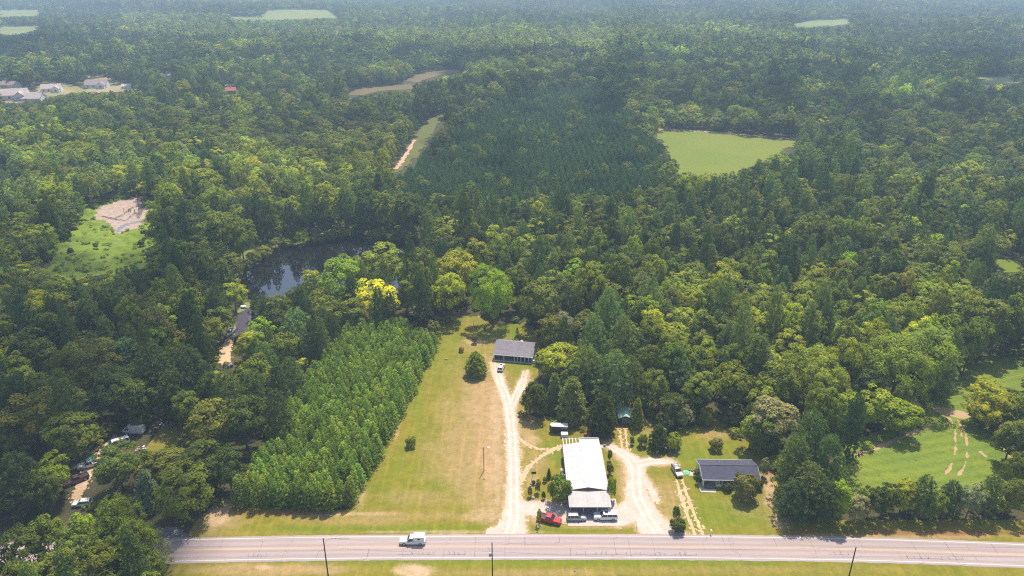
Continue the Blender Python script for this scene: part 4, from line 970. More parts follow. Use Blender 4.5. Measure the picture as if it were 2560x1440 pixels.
# where a tree stands, in words (outlines in pixels of its crown)
PLACE = [([(1620,600),(2560,640),(2560,760),(1900,700),(1620,700)], 'in the sunlit wood, upper right'),
 ([(1560,700),(1900,700),(1960,1100),(1560,1100)], 'behind the green roofed shed'),
 ([(1900,690),(2560,700),(2560,1000),(1900,1100)], 'in wood above the crop field'),
 ([(1270,560),(1640,560),(1640,980),(1270,980)], 'in wood behind the porch house'),
 ([(1000,520),(1290,520),(1290,800),(1000,800)], 'in wood right of the pond'),
 ([(600,700),(1000,690),(1000,800),(600,800)], 'on the near pond bank'),
 ([(380,500),(700,430),(700,640),(420,690),(370,600)], 'between the marsh and the pond'),
 ([(690,430),(1100,430),(1100,600),(690,600)], 'on the far pond bank'),
 ([(0,640),(420,640),(420,800),(0,800)], 'in dark wood below the marsh'),
 ([(420,620),(640,620),(640,820),(420,820)], 'in dark wood left of pond'),
 ([(0,800),(420,800),(420,1100),(0,1100)], 'in wood above the white vans'),
 ([(420,800),(860,800),(860,1280),(420,1280)], 'in wood left of young pines'),
 ([(0,1100),(480,1100),(480,1460),(0,1460)], 'in the lower left corner wood'),
 ([(0,380),(400,380),(400,640),(0,640)], 'left of the marsh'),
 ([(1300,330),(1720,330),(1720,570),(1300,570)], 'in pine wood by green field'),
 ([(1700,400),(2560,330),(2560,640),(1700,640)], 'in wood right of green field'),
 ([(2100,1150),(2600,1150),(2600,1400),(2100,1400)], 'in the roadside row'),
 ([(2350,950),(2600,950),(2600,1250),(2350,1250)], 'beside the crop field at right')]
ORD = ['leftmost', 'second', 'third', 'fourth', 'fifth', 'sixth', 'seventh', 'eighth', 'ninth', 'tenth']
KW = dict(round='round', oval='tall oval', feathery='feathery', great='wide', tall_pine='tall bare stemmed', full_pine='full crowned', slim_pine='slim', shrub='low', cone='cone shaped')
auto = {}
for t in TREES:
    if t['label']: continue
    a, b, d = proj(t['x'], t['y'], t['z'] + t['H']*.7); a = float(a); b = float(b)
    pl = next((w for poly, w in PLACE if inpoly(a, b, poly)), 'in the wood beyond pond' if b < 600 else 'in the near wood')
    sz = 'small ' if t['H'] < 13.5 else 'big ' if t['H'] > 19 else ''
    nm = 'pine' if fam_of(t['kind']) == 'p' else 'tree'
    t['base'] = f"{sz}{WORD[t['tone']]} {KW[t['kind']]} {nm} {pl}"; t['ax'] = a; t['place'] = pl
    auto.setdefault(t['base'], []).append(t)
for k, l in auto.items():
    l.sort(key=lambda t: t['ax'])
    for i, t in enumerate(l):
        if len(l) == 1: t['label'] = k
        elif len(l) == 2: t['label'] = k + (', left of two', ', right of two')[i]
        elif len(l) <= 10: t['label'] = k + f', {ORD[i]} from left' if i else k + ', leftmost'
        else: t['label'] = k; t['same'] = True

# ------------------------------------------------------------------ build the individual trees by copying
def root_of(kind, v):
    d = KIND[kind][v]; fam = d['fam']
    name = {'b': 'broadleaf_tree', 'p': 'pine_tree', 's': 'shrub', 'y': 'young_pine'}[fam]
    e = bpy.data.objects.new(name, None); e.empty_display_size = 0.5
    ch = [bpy.data.objects.new('crown' if fam != 's' else 'foliage', d['crown'])]
    if d['trunk']: ch.append(bpy.data.objects.new('trunk' if fam != 's' else 'stem', d['trunk']))
    return e, ch
PROTO = {}
def put_tree(t, group):
    kind = t['kind']; v = TR.randrange(len(KIND[kind]))
    if (kind, v) not in PROTO: PROTO[(kind, v)] = root_of(kind, v)
    e0_, ch0 = PROTO[(kind, v)]; d = KIND[kind][v]
    e = e0_.copy(); COL.objects.link(e)
    s = t['R']/d['R']; e.location = (t['x'], t['y'], t['z']); e.rotation_euler = (0, 0, TR.uniform(0, 6.28))
    for o in ch0:
        c = o.copy(); COL.objects.link(c); c.parent = e; c.scale = (s, s, t['H']/d['H'])
        c['tint'] = [float(q) for q in t['tint']]
    tag(e, t['label'], {'b': 'tree', 'p': 'pine tree', 's': 'shrub', 'y': 'pine tree'}[d['fam']], group)
for t in TREES:
    f = fam_of(t['kind'])
    pl = t.get('place')
    g = {'b': 'broadleaf trees ', 'p': 'pine trees ', 's': 'shrubs '}[f] + (pl if pl else 'around the houses and lawns' if f != 's' else 'about the open ground')
    if 'edge of the pond' in t['label']: g = 'growth along the far edge of the pond'
    put_tree(t, g)
# young pines: one mesh each, too small to show stems apart
YP = [link('young_pine', LODS[18 + i][0]) for i in range(3)]
for o in YP: COL.objects.unlink(o)
pr_ax = []
for t in plant_ind: t['px'], t['py'] = [float(q) for q in proj(t['x'], t['y'], t['H']*.6)[:2]]
for t in plant_ind:
    edge = float(segdist(np.array([t['x']]), np.array([t['y']]), [(a, b, 0) for a, b in PLANT2[:8]])[0]) < 1.6
    t['edge'] = edge
    o = TR.choice(YP).copy(); COL.objects.link(o); o.location = (t['x'], t['y'], 0); o.rotation_euler = (0, 0, TR.uniform(0, 6.28))
    k_ = TR.randrange(3); o.data = LODS[18 + k_][0]; s = t['R']/LODS[18 + k_][2]; o.scale = (s, s, t['H']/8.5); o['tint'] = [float(q) for q in t['tint']]
    lab = 'young ' + ('light ' if t['tone'] == 'youngl' else 'mid ') + 'green pine ' + ('on the outer edge' if edge else 'inside the front half') + ' of the dense young pine block'
    tag(o, lab, 'pine tree', 'young pines planted in the dense block')

# ------------------------------------------------------------------ the uncountable rest, instanced on points
def mass_object(name, pts, label, cat, group=None):
    n = len(pts); me = bpy.data.meshes.new(name); me.vertices.add(n)
    me.vertices.foreach_set('co', np.array([(p['x'], p['y'], p['z']) for p in pts], np.float32).ravel())
    def at(nm, tp, key, arr):
        a = me.attributes.new(nm, tp, 'POINT'); a.data.foreach_set(key, arr.ravel())
    at('tint', 'FLOAT_VECTOR', 'vector', np.array([p['tint'] for p in pts], np.float32))
    at('lod', 'INT', 'value', np.array([p['lod'] for p in pts], np.int32))
    at('turn', 'FLOAT', 'value', np.array([TR.uniform(0, 6.28) for p in pts], np.float32))
    at('size', 'FLOAT_VECTOR', 'vector', np.array([(p['R']/LODS[p['lod']][2], p['R']/LODS[p['lod']][2], p['H']/LODS[p['lod']][1]) for p in pts], np.float32))
    me.update(); o = link(name, me); tag(o, label, cat, group, 'stuff')
    ng = bpy.data.node_groups.new(name, 'GeometryNodeTree')
    ng.interface.new_socket('Geometry', in_out='INPUT', socket_type='NodeSocketGeometry'); ng.interface.new_socket('Geometry', in_out='OUTPUT', socket_type='NodeSocketGeometry')
    N = ng.nodes; L = ng.links; gi = N.new('NodeGroupInput'); go = N.new('NodeGroupOutput'); jn = N.new('GeometryNodeJoinGeometry')
    def na(nm, dt):
        q = N.new('GeometryNodeInputNamedAttribute'); q.data_type = dt; q.inputs['Name'].default_value = nm; return q.outputs['Attribute']
    lodv, turn, size = na('lod', 'INT'), na('turn', 'FLOAT'), na('size', 'FLOAT_VECTOR')
    cx = N.new('ShaderNodeCombineXYZ'); L.new(turn, cx.inputs[2])
    for k in sorted({p['lod'] for p in pts}):
        src = SRC.setdefault(k, bpy.data.objects.new('source_' + LODS[k][0].name.split('.')[0], LODS[k][0]))
        oi = N.new('GeometryNodeObjectInfo'); oi.inputs['Object'].default_value = src; oi.inputs['As Instance'].default_value = True
        cmp_ = N.new('FunctionNodeCompare'); cmp_.data_type = 'INT'; cmp_.operation = 'EQUAL'; L.new(lodv, cmp_.inputs[2]); cmp_.inputs[3].default_value = k
        ip = N.new('GeometryNodeInstanceOnPoints'); L.new(gi.outputs[0], ip.inputs['Points']); L.new(cmp_.outputs[0], ip.inputs['Selection'])
        L.new(oi.outputs['Geometry'], ip.inputs['Instance']); L.new(cx.outputs[0], ip.inputs['Rotation']); L.new(size, ip.inputs['Scale']); L.new(ip.outputs[0], jn.inputs[0])
    L.new(jn.outputs[0], go.inputs[0])
    md = o.modifiers.new('instances', 'NODES'); md.node_group = ng
    return o
SRC = {}
for p in mass:
    if p['d'] < 950: p['lod'] = TR.choice((5, 6, 7, 8)) if p['pine'] else TR.choice((0, 1, 2, 3, 4))
    else: p['lod'] = TR.choice((13, 14, 15)) if p['pine'] else TR.choice((9, 10, 11, 12))
mass_object('woodland', mass, 'dense mixed woodland stretching away to the hazy distance', 'woodland')
for p in plant_mass: p['lod'] = TR.choice((18, 19, 20))
mass_object('young_pine_plantation', plant_mass, 'dense rear part of the young pine block', 'pine plantation')
# undergrowth below the near trees and along the edges
ug = []
UR = np.random.default_rng(41)
n = 9000; ux = UR.uniform(-330, 330, n); uy = UR.uniform(130, 470, n); uz = np.zeros(n)
k = (np.abs(ux) < uy*.74 + 20); ux, uy = ux[k], uy[k]
pxu, pyu, _ = proj(ux, uy, 0*ux + .8); bad = np.zeros(len(ux), bool)
uh = np.minimum(np.exp(UR.normal(.75, .4, len(ux))), 4.2)
for fz in (0, .5, 1.0):
    a, b, _ = proj(ux, uy, uh*fz)
    for c in CLEAR: bad |= inpoly(a, b, grow(c, 3)) if c is not C_MARSH else inpoly(a, b, grow(c, -8))
bad |= segdist(ux, uy, [(a, b, 0) for a, b in PLANT2[:9]]) < 4
bad |= inpoly(ux, uy, POND) | inpoly(ux, uy, PLANT2) | (road_d(ux, uy) < 6.5) | ((uy < 137) & (ux > -66)) | inpoly(ux, uy, [(p.x, p.y) for p in (P(*q) for q in [(1230,915),(1245,840),(1345,845),(1340,915)])])
for x, y, h, b in zip(ux, uy, uh, bad):
    if b: continue
    tone = TR.choice(['dark', 'mid', 'mid', 'olive', 'light', 'brownish']); ug.append(dict(x=float(x), y=float(y), z=0.0, H=float(h), R=float(h*UR.uniform(.55, .95)), tint=jtint(T[tone], TR, .15), lod=TR.choice((16, 17))))
mg = []; n = 2600; mxs, mys = UR.uniform(-330, -160, n), UR.uniform(262, 440, n)
k = inpoly(mxs, mys, mp) & ~inpoly(mxs, mys, mw) & (fbm(mxs, mys, 12, 57, 2) > .40); mk, mb_, _ = proj(mxs, mys, .5); k &= ~inpoly(mk, mb_, [(275,590),(300,590),(296,630),(278,630)])
for x, y in zip(mxs[k], mys[k]): mg.append(dict(x=float(x), y=float(y), z=0.2, H=UR.uniform(.5, 1.5), R=UR.uniform(.6, 1.5), tint=jtint(TR.choice([(.20, .30, .02), (.24, .32, .025), (.15, .23, .022), (.28, .31, .03)]), TR, .12), lod=TR.choice((16, 17))))
mass_object('marsh_tussocks', mg, 'bright green leafy tussocks covering the marsh', 'marsh plants')
mass_object('undergrowth', ug, 'low bushy undergrowth under and between the trees', 'undergrowth')
print('TREES', len(TREES), 'nb', nb, 'np', npn, 'mass', len(mass), 'plant', len(plant), 'ug', len(ug))
# ------------------------------------------------------------------ building materials
def roofmat(name, a, b, rough=0.85, metal=0.0, streak=None, tile=None):
    m, nt, out = new_mat(name); co = objc(nt)
    n = tex(nt, 0.5, 6, 0.65, co); g = tex(nt, 5, 4, 0.7, co)
    c = mixc(nt, ramp(nt, n, 0.35, 0.68), a, b)
    if streak: c = mixc(nt, ramp(nt, tex(nt, 1.0, 5, 0.7, stretch(nt, co, streak)), 0.5, 0.8), c, tuple(q*.72 for q in b))
    if tile:
        w = nt.nodes.new('ShaderNodeTexBrick'); w.inputs['Scale'].default_value = 1.0; w.inputs['Brick Width'].default_value = 0.9; w.inputs['Row Height'].default_value = 0.22
        w.inputs['Mortar Size'].default_value = 0.012; w.inputs['Color1'].default_value = (1.1, 1.1, 1.1, 1); w.inputs['Color2'].default_value = (.82, .82, .84, 1); w.inputs['Mortar'].default_value = (.55, .55, .56, 1)
        nt.links.new(co, w.inputs['Vector']); c = mixc(nt, 0.8, c, mixc(nt, 1.0, c, w.outputs[0], 'MULTIPLY'))
    c = mixc(nt, ramp(nt, g, 0.45, 0.85), c, mixc(nt, 1.0, c, (.8, .8, .8), 'MULTIPLY'))
    bsdf(nt, out, c, rough, metal, 0.3, bump=g, bstr=0.2, bdist=0.02); M[name] = m
roofmat('white_metal_roof', (0.50, 0.495, 0.485), (0.47, 0.465, 0.455), 0.5, streak=(.08, 2.2, 1)); roofmat('worn_metal_roof', (0.43, 0.405, 0.395), (0.36, 0.335, 0.325), 0.6, streak=(2.6, .08, 1))
roofmat('blue_shingle', (0.070, 0.069, 0.104), (0.053, 0.053, 0.080), tile=1); roofmat('grey_shingle', (0.250, 0.225, 0.245), (0.195, 0.175, 0.195), tile=1); roofmat('dark_shingle', (0.085, 0.070, 0.095), (0.06, 0.05, 0.07), tile=1)
roofmat('green_metal', (0.30, 0.46, 0.38), (0.26, 0.41, 0.34), 0.5); roofmat('tan_shingle', (0.44, 0.36, 0.34), (0.36, 0.295, 0.28)); roofmat('red_shingle', (0.42, 0.12, 0.09), (0.34, 0.10, 0.08)); roofmat('brown_shingle', (0.31, 0.24, 0.23), (0.25, 0.19, 0.19))
plain('cream_siding', (0.66, 0.58, 0.43), 0.7, var=.06); plain('white_trim', (0.78, 0.76, 0.73), 0.6, var=.05); plain('grey_siding', (0.42, 0.41, 0.42), 0.7, var=.07); plain('white_siding', (0.74, 0.72, 0.70), 0.7, var=.05)
plain('red_board', (0.24, 0.085, 0.085), 0.75, var=.14); plain('brick', (0.30, 0.17, 0.13), 0.85, var=.15, scale=4); plain('shutter_red', (0.12, 0.022, 0.028), 0.6); plain('dark_wood', (0.075, 0.050, 0.045), 0.85, var=.2); plain('weathered_wood', (0.30, 0.25, 0.22), 0.85, var=.15)
plain('pole_wood', (0.085, 0.062, 0.058), 0.9, var=.2); plain('galvanised', (0.46, 0.48, 0.50), 0.4, .5); plain('black_paint', (0.020, 0.020, 0.032), 0.3, spec=.5); plain('porch_floor', (0.17, 0.155, 0.20), 0.8); plain('slab', (0.36, 0.31, 0.30), 0.9); plain('deck_wood', (0.17, 0.11, 0.10), .9, var=.2)
plain('door_paint', (0.30, 0.28, 0.27), .5); plain('wire_metal', (0.20, 0.19, 0.19), 0.6)
gm, gnt, gout = new_mat('window_glass'); bsdf(gnt, gout, (0.035, 0.042, 0.055), 0.08, spec=.6); M['window_glass'] = gm
def win(parent, x, y, z, w, h, face='front', frame='white_trim'):
    """window on a wall; face front = looks to -y, left = looks to -x; x, y on the wall plane"""
    a, b = MB(), MB(); t = .06
    if face == 'front':
        for bx in ((x - w/2 - t, x - w/2, z, z + h), (x + w/2, x + w/2 + t, z, z + h), (x - w/2 - t, x + w/2 + t, z - t, z), (x - w/2 - t, x + w/2 + t, z + h, z + h + t)): a.box(bx[0], bx[1], y - .05, y + .02, bx[2], bx[3])
        a.box(x - w/2, x + w/2, y - .035, y + .01, z + h*.5 - .03, z + h*.5 + .03); b.box(x - w/2, x + w/2, y - .02, y + .03, z, z + h)
    else:
        for bx in ((y - w/2 - t, y - w/2, z, z + h), (y + w/2, y + w/2 + t, z, z + h), (y - w/2 - t, y + w/2 + t, z - t, z), (y - w/2 - t, y + w/2 + t, z + h, z + h + t)): a.box(x - .05, x + .02, bx[0], bx[1], bx[2], bx[3])
        b.box(x - .02, x + .03, y - w/2, y + w/2, z, z + h)
    f = a.build('window', frame, parent); b.build('pane', 'window_glass', f); return f
def gable_roof(L, D, ze, zr, oh, t=.14):
    """ridge along x, from x=-L/2..L/2, y=0..D; eaves overhang oh"""
    m = MB(); s = (zr - ze)/(D/2); e = ze - s*oh; x0, x1 = -L/2 - oh*.7, L/2 + oh*.7
    m.slab([(x0, -oh, e), (x1, -oh, e), (x1, D/2, zr), (x0, D/2, zr)], t); m.slab([(x0, D/2, zr), (x1, D/2, zr), (x1, D + oh, e), (x0, D + oh, e)], t)
    return m
def gable_walls(L, D, h, zr, front_cut=None):
    """outer walls with gable ends; front_cut (xa, xb) leaves the front open there"""
    m = MB(); t = .15; g = lambda x0, x1: m.loft([[(x0, 0, -.1), (x0, D, -.1), (x0, D, h), (x0, D/2, zr - .16), (x0, 0, h)], [(x1, 0, -.1), (x1, D, -.1), (x1, D, h), (x1, D/2, zr - .16), (x1, 0, h)]])
    g(-L/2, -L/2 + t); g(L/2 - t, L/2); m.box(-L/2 + t, L/2 - t, D - t, D, -.1, h)
    if front_cut is None: m.box(-L/2 + t, L/2 - t, 0, t, -.1, h)
    else:
        xa, xb, dy = front_cut
        if xa > -L/2 + t: m.box(-L/2 + t, xa, 0, t, -.1, h)
        if xb < L/2 - t: m.box(xb, L/2 - t, 0, t, -.1, h)
        m.box(max(xa, -L/2 + t), min(xb, L/2 - t), dy, dy + t, -.1, h)
        if xb < L/2 - t: m.box(xb, xb + t, t, dy, -.1, h)
    return m
# ------------------------------------------------------------------ white roofed building by the road
st = thing('store_building', 'long low building with white metal roof and front canopy facing the road', 'building', (18.6, 144, 0))
W2, DP, ZE, ZR = 5.0, 18.2, 3.35, 4.25
m = MB(); m.box(-W2 + .15, W2 - .15, .02, DP - .1, -.1, ZE - .12); m.build('wall', 'red_board', st)
m = MB()
for s_ in (-1, 1):
    a = [(0, -.25, ZR), (0, DP + .15, ZR), (s_*(W2 + .1), DP + .15, ZE), (s_*(W2 + .1), -.25, ZE)]
    m.slab(a if s_ < 0 else a[::-1], .10)
rf = m.build('roof', 'white_metal_roof', st)
m = MB()
for k in range(1, 46):
    y = -.25 + k*(DP + .4)/46
    for s_ in (-1, 1): m.loft([[(0, y - .02, ZR), (0, y + .02, ZR), (0, y + .02, ZR + .03), (0, y - .02, ZR + .03)], [(s_*(W2 + .1), y - .02, ZE), (s_*(W2 + .1), y + .02, ZE), (s_*(W2 + .1), y + .02, ZE + .03), (s_*(W2 + .1), y - .02, ZE + .03)]])
m.build('seam', 'white_metal_roof', rf); MB().box(-.14, .14, -.26, DP + .16, ZR - .02, ZR + .05).build('ridge_cap', 'white_metal_roof', rf)
m = MB(); m.loft([[(-W2, -.12, ZE - .15), (W2, -.12, ZE - .15), (0, -.12, ZR - .14)], [(-W2, .02, ZE - .15), (W2, .02, ZE - .15), (0, .02, ZR - .14)]]); m.build('gable', 'red_board', st)
cn = thing('canopy', None, None); COL.objects.unlink(cn); bpy.data.objects.remove(cn)
m = MB(); m.slab([(-W2 - .05, -5.9, 2.95), (W2 + .05, -5.9, 2.95), (W2 + .05, -.14, 3.28), (-W2 - .05, -.14, 3.28)], .12)
cnp = m.build('canopy', 'worn_metal_roof', st)
m = MB()
for k in range(34):
    x = -W2 + k*(2*W2)/33; m.loft([[(x - .03, -5.9, 2.95), (x + .03, -5.9, 2.95), (x + .03, -5.9, 2.985), (x - .03, -5.9, 2.985)], [(x - .03, -.14, 3.28), (x + .03, -.14, 3.28), (x + .03, -.14, 3.315), (x - .03, -.14, 3.315)]])
m.build('rib', 'worn_metal_roof', cnp)
for x in (-4.75, -1.6, 1.7, 4.75): MB().box(x - .07, x + .07, -5.7, -5.56, -.05, 2.82).build('post', 'galvanised', cnp)
MB().box(-5, 5, -5.72, -5.54, 2.70, 2.83).build('beam', 'dark_wood', cnp)
MB().box(-4.8, 4.8, -5.4, -.02, .05, .16).build('floor', 'slab', st)
m = MB().box(-4.75, -1.7, -3.6, -3.45, .16, 2.9); m.build('front_wall', 'weathered_wood', st); MB().box(1.9, 4.75, -2.2, -2.05, .16, 3.0).build('front_wall', 'grey_siding', st)
d = MB().box(-.75, .25, -.10, .00, .16, 2.25).build('door', 'door_paint', st); MB().cyl((.12, -.14, 1.15), .05, .08, 'y', 8).build('handle', 'galvanised', d)
win(st, 2.6, -2.2, .9, 1.4, 1.1); win(st, -3.2, -3.6, 1.0, 1.6, 1.0)
m = MB(); m.box(-4.9, -.4, DP + .1, DP + 4.0, .3, .45).build('deck', 'deck_wood', st)
pg = MB().box(-4.9, -.3, DP + .15, DP + .27, 2.45, 2.6).box(-4.9, -.3, DP + 3.8, DP + 3.92, 2.45, 2.6).build('pergola', 'white_trim', st)
for k in range(6): MB().box(-4.85 + k*.88, -4.72 + k*.88, DP + .1, DP + 4.1, 2.61, 2.75).build('rafter', 'white_trim', pg)
for x in (-4.8, -2.6, -.45): MB().box(x - .06, x + .06, DP + 3.8, DP + 3.92, .3, 2.44).build('post', 'white_trim', pg)
m = MB().box(-.2, 4.7, DP, DP + 3.7, -.1, 2.7).build('rear_wing', 'red_board', st)
MB().slab([(-.35, DP + .16, 3.0), (5.0, DP + .16, 3.0), (5.0, DP + 4.0, 2.75), (-.35, DP + 4.0, 2.75)], .12).box(-.3, 4.9, DP + 3.7, DP + 3.95, 2.76, 2.98).build('rear_roof', 'white_metal_roof', st)
MB().box(5.0, 5.9, DP - .2, DP + 1.3, 2.4, 2.5).build('side_awning', 'tan_shingle', st)
for x, y, s_ in ((-5.55, 11.0, 1.0), (-5.5, 9.4, .8)):
    u = thing('air_unit', 'white outdoor air unit ' + ('nearer the back' if s_ == 1 else 'nearer the front') + ' at the left wall of the white roofed building', 'air unit', (18.6 + x, 144 + y, 0))
    MB().box(-.4*s_, .4*s_, -.4*s_, .4*s_, 0, .95*s_, .04).build('case', 'white_trim', u); MB().cyl((0, 0, .96*s_), .3*s_, .05, 'z', 12).build('fan_grille', 'wire_metal', u)

# ------------------------------------------------------------------ ranch house at right
A = P(1757, 1200, 2.45); B = P(1903, 1202, 2.45); ang = math.atan2(B.y - A.y, B.x - A.x); Lh = (B - A).length - .5; mid = (A + B)/2
rh = thing('ranch_house', 'cream ranch house with dark blue grey shingle roof and corner porch', 'house', (mid.x, mid.y + .4, 0), ang)
Dh, he, zr = 7.6, 2.5, 3.95
gable_walls(Lh, Dh, he, zr, (-Lh/2, -Lh/2 + 3.4, 1.9)).build('wall', 'cream_siding', rh)
rr_ = gable_roof(Lh, Dh, he + .12, zr, .4).build('roof', 'blue_shingle', rh)
MB().box(-Lh/2 - .3, Lh/2 + .3, Dh/2 - .16, Dh/2 + .16, zr - .05, zr + .04).build('ridge_cap', 'dark_shingle', rr_)
for x in (1.2, -2): MB().cyl((x, Dh*.68, zr - .35), .06, .5).build('vent_pipe', 'galvanised', rr_)
m = MB().box(-Lh/2 - .3, Lh/2 + .3, -.46, -.40, he - .16, he + .02); m.box(-Lh/2 - .3, Lh/2 + .3, Dh + .40, Dh + .46, he - .16, he + .02)
for sx in (-1, 1):
    x = sx*(Lh/2 + .30)
    for ya, za, yb, zb in ((-.4, he - .07, Dh/2, zr - .03), (Dh + .4, he - .07, Dh/2, zr - .03)): m.loft([[(x - .03, ya, za - .14), (x + .03, ya, za - .14), (x + .03, ya, za), (x - .03, ya, za)], [(x - .03, yb, zb - .14), (x + .03, yb, zb - .14), (x + .03, yb, zb), (x - .03, yb, zb)]])
m.build('fascia', 'white_trim', rh)
MB().box(-Lh/2, -Lh/2 + 3.4, -.2, 1.9, .02, .25).build('porch', 'slab', rh); MB().box(-Lh/2 + .05, -Lh/2 + .2, -.1, .05, .25, he).build('porch_post', 'white_trim', rh)
dd = MB().box(-Lh/2 + 1.3, -Lh/2 + 2.25, 1.82, 1.9, .25, 2.3).build('door', 'shutter_red', rh); MB().cyl((-Lh/2 + 2.1, 1.78, 1.2), .05, .06, 'y', 8).build('handle', 'galvanised', dd)
for x, n in ((-Lh/2 + 4.9, 2), (-.2, 2), (Lh/2 - 1.7, 1)):
    for k in range(n): win(rh, x + (k - (n - 1)/2)*.85, 0, .95, .7, 1.1)
    for s_ in (-1, 1): MB().box(x + s_*(n*.43 + .32) - .17, x + s_*(n*.43 + .32) + .17, -.05, -.002, .9, 2.1).build('shutter', 'shutter_red', rh)
win(rh, -Lh/2, 5.2, 1.0, 1.0, 1.1, 'left')
for pts, lab in (([(1733,1180),(1741,1180),(1760,1222),(1790,1224),(1790,1232),(1752,1230)], 'pale concrete walk round the corner of the ranch house'), ([(1708,1176),(1734,1180),(1732,1190),(1708,1187)], 'pale concrete patch with a round green lid')):
    w = [P(*q) for q in pts]; tag(MB().slab([(q.x, q.y, .07) for q in w][::-1], .08).build('concrete_walk', CONC), lab, 'walkway', kind='structure')
p = P(1716, 1182); plain('green_plastic', (0.12, 0.45, 0.22), .5); plain('blue_plastic', (0.015, 0.12, 0.50), .4); plain('teal_plastic', (0.01, 0.30, 0.20), .45); plain('grey_plastic', (0.24, 0.26, 0.30), .5)
tag(MB().cyl((0, 0, .16), 1.0, .16, 'z', 18, .8).cyl((0, 0, .28), .35, .08, 'z', 12).build('pool_lid', 'green_plastic', None, (p.x, p.y, 0)), 'round green lid lying on the concrete patch by the ranch house', 'lid')
p = P(1735, 1178); rng = random.Random(3); m = MB()
for k in range(9): m.cyl((rng.uniform(-1.2, 1.2), rng.uniform(-.3, .3), .2), .16, .4, 'z', 8, .22)
tag(m.build('flower_pots', 'brick', None, (p.x, p.y, 0)), 'row of terracotta pots beside the ranch house side door', 'pots')

# ------------------------------------------------------------------ porch house at the back
A = P(1233, 885.4, 2.35); B = P(1333, 894, 2.35); ang = math.atan2(B.y - A.y, B.x - A.x); Lb = (B - A).length - .5; mid = (A + B)/2
bh = thing('porch_house', 'long house with dark grey shingle roof and white posted front porch', 'house', (mid.x, mid.y + .35, 0), ang)
Db, hb, zb, pdx = 10.2, 2.75, 4.9, 3.2
m = MB(); cx_ = -Lb/2 + 7.0
gw = gable_walls(Lb, Db, 2.4, zb - .1, (-Lb/2, Lb/2, pdx)); gw.box(cx_ - .1, cx_, .3, pdx, -.1, 2.5).build('wall', 'grey_siding', bh)
rb_ = gable_roof(Lb, Db, 2.5, zb, .35).build('roof', 'grey_shingle', bh)
m = MB(); s_ = (zb - 2.5)/(Db/2); m.slab([(-Lb/2 - .3, -.42, 2.40), (Lb/2 + .3, -.42, 2.40), (Lb/2 + .3, pdx - .2, 2.5 + s_*(pdx - .2) + .06), (-Lb/2 - .3, pdx - .2, 2.5 + s_*(pdx - .2) + .06)], .1); m.build('porch_roof', 'grey_shingle', rb_)
MB().box(Lb*.12, Lb*.12 + .9, Db/2 + .25, Db/2 + .75, zb - .2, zb + .12).build('roof_vent', 'white_trim', rb_)
MB().box(-Lb/2 - .25, Lb/2 + .25, -.50, -.43, 2.16, 2.40).build('fascia', 'white_trim', bh)
MB().box(-Lb/2, cx_ - .12, -.3, pdx, .0, .14).build('carport_floor', 'slab', bh); MB().box(cx_, Lb/2, -.3, pdx, .0, .42).build('porch_floor', 'porch_floor', bh)
MB().box(-Lb/2 - .1, Lb/2 + .1, -.5, -.32, -.02, .2).build('porch_edge', 'white_trim', bh)
for x in (-Lb/2 + .12, -Lb/2 + 3.4, cx_ - .05, cx_ + .9, cx_ + (Lb/2 - cx_)*.36, cx_ + (Lb/2 - cx_)*.58, cx_ + (Lb/2 - cx_)*.79, Lb/2 - .12): MB().box(x - .09, x + .09, -.30, -.12, .05, 2.4).build('porch_post', 'white_trim', bh)
for k, x in enumerate(np.linspace(cx_ + 1.6, Lb/2 - 1.5, 3)): win(bh, float(x), pdx, 1.0, 1.5, 1.1)
MB().box(cx_ + .15, cx_ + 1.1, pdx - .07, pdx, .42, 2.3).build('door', 'white_trim', bh)
p = P(1336, 908); tag(MB().box(-.5, .5, -.35, .35, 0, 1.1, .05).build('utility_box', 'white_trim', None, (p.x, p.y, 0)), 'white box standing at the right front corner of the porch house', 'box')

# ------------------------------------------------------------------ shed, trailer, chest, hidden house
p = P(1563, 1062); sh = thing('garden_shed', 'small shed with pale green metal roof and dark open front', 'shed', (p.x, p.y, 0), math.radians(-4))
gw = MB(); L_, D_ = 3.7, 5.0
for x in (-L_/2, L_/2 - .1): gw.box(x, x + .1, 0, D_, 0, 2.3)
gw.box(-L_/2 + .1, L_/2 - .1, D_ - .1, D_, 0, 2.3).box(-L_/2 + .1, L_/2 - .1, .6, .7, 0, 2.25).loft([[(-L_/2, .02, 2.3), (L_/2, .02, 2.3), (0, .02, 3.0)], [(-L_/2, .12, 2.3), (L_/2, .12, 2.3), (0, .12, 3.0)]]).build('wall', 'dark_wood', sh)
m = MB()
m.slab([(-L_/2 - .3, -.3, 2.28), (0, -.3, 3.12), (0, D_ + .3, 3.12), (-L_/2 - .3, D_ + .3, 2.28)], .08); m.slab([(0, -.3, 3.12), (L_/2 + .3, -.3, 2.28), (L_/2 + .3, D_ + .3, 2.28), (0, D_ + .3, 3.12)], .08); m.build('roof', 'green_metal', sh)
MB().box(-.9, .9, .5, .58, 0, 2.0).build('door', 'weathered_wood', sh)
p = P(1399, 1085); tr = thing('cargo_trailer', 'black enclosed cargo trailer with pointed nose and white roof', 'trailer', (p.x, p.y, 0), math.radians(-3))
m = MB(); oc = [(-2.9, 1.0), (-2.2, 0), (2.3, 0), (2.3, 2.0), (-2.2, 2.0)]
m.loft([[(x, y, .45) for x, y in oc], [(x, y, 2.35) for x, y in oc]]).build('body', 'black_paint', tr)
m = MB(); m.loft([[(x*1.01, 1 + (y - 1)*1.02, 2.352) for x, y in oc], [(x*.99, 1 + (y - 1)*.95, 2.44) for x, y in oc]]).build('roof', 'white_metal_roof', tr)
plain('tyre_rubber', (0.018, 0.018, 0.02), .85); plain('rim_metal', (0.48, 0.48, 0.50), .35, .6)
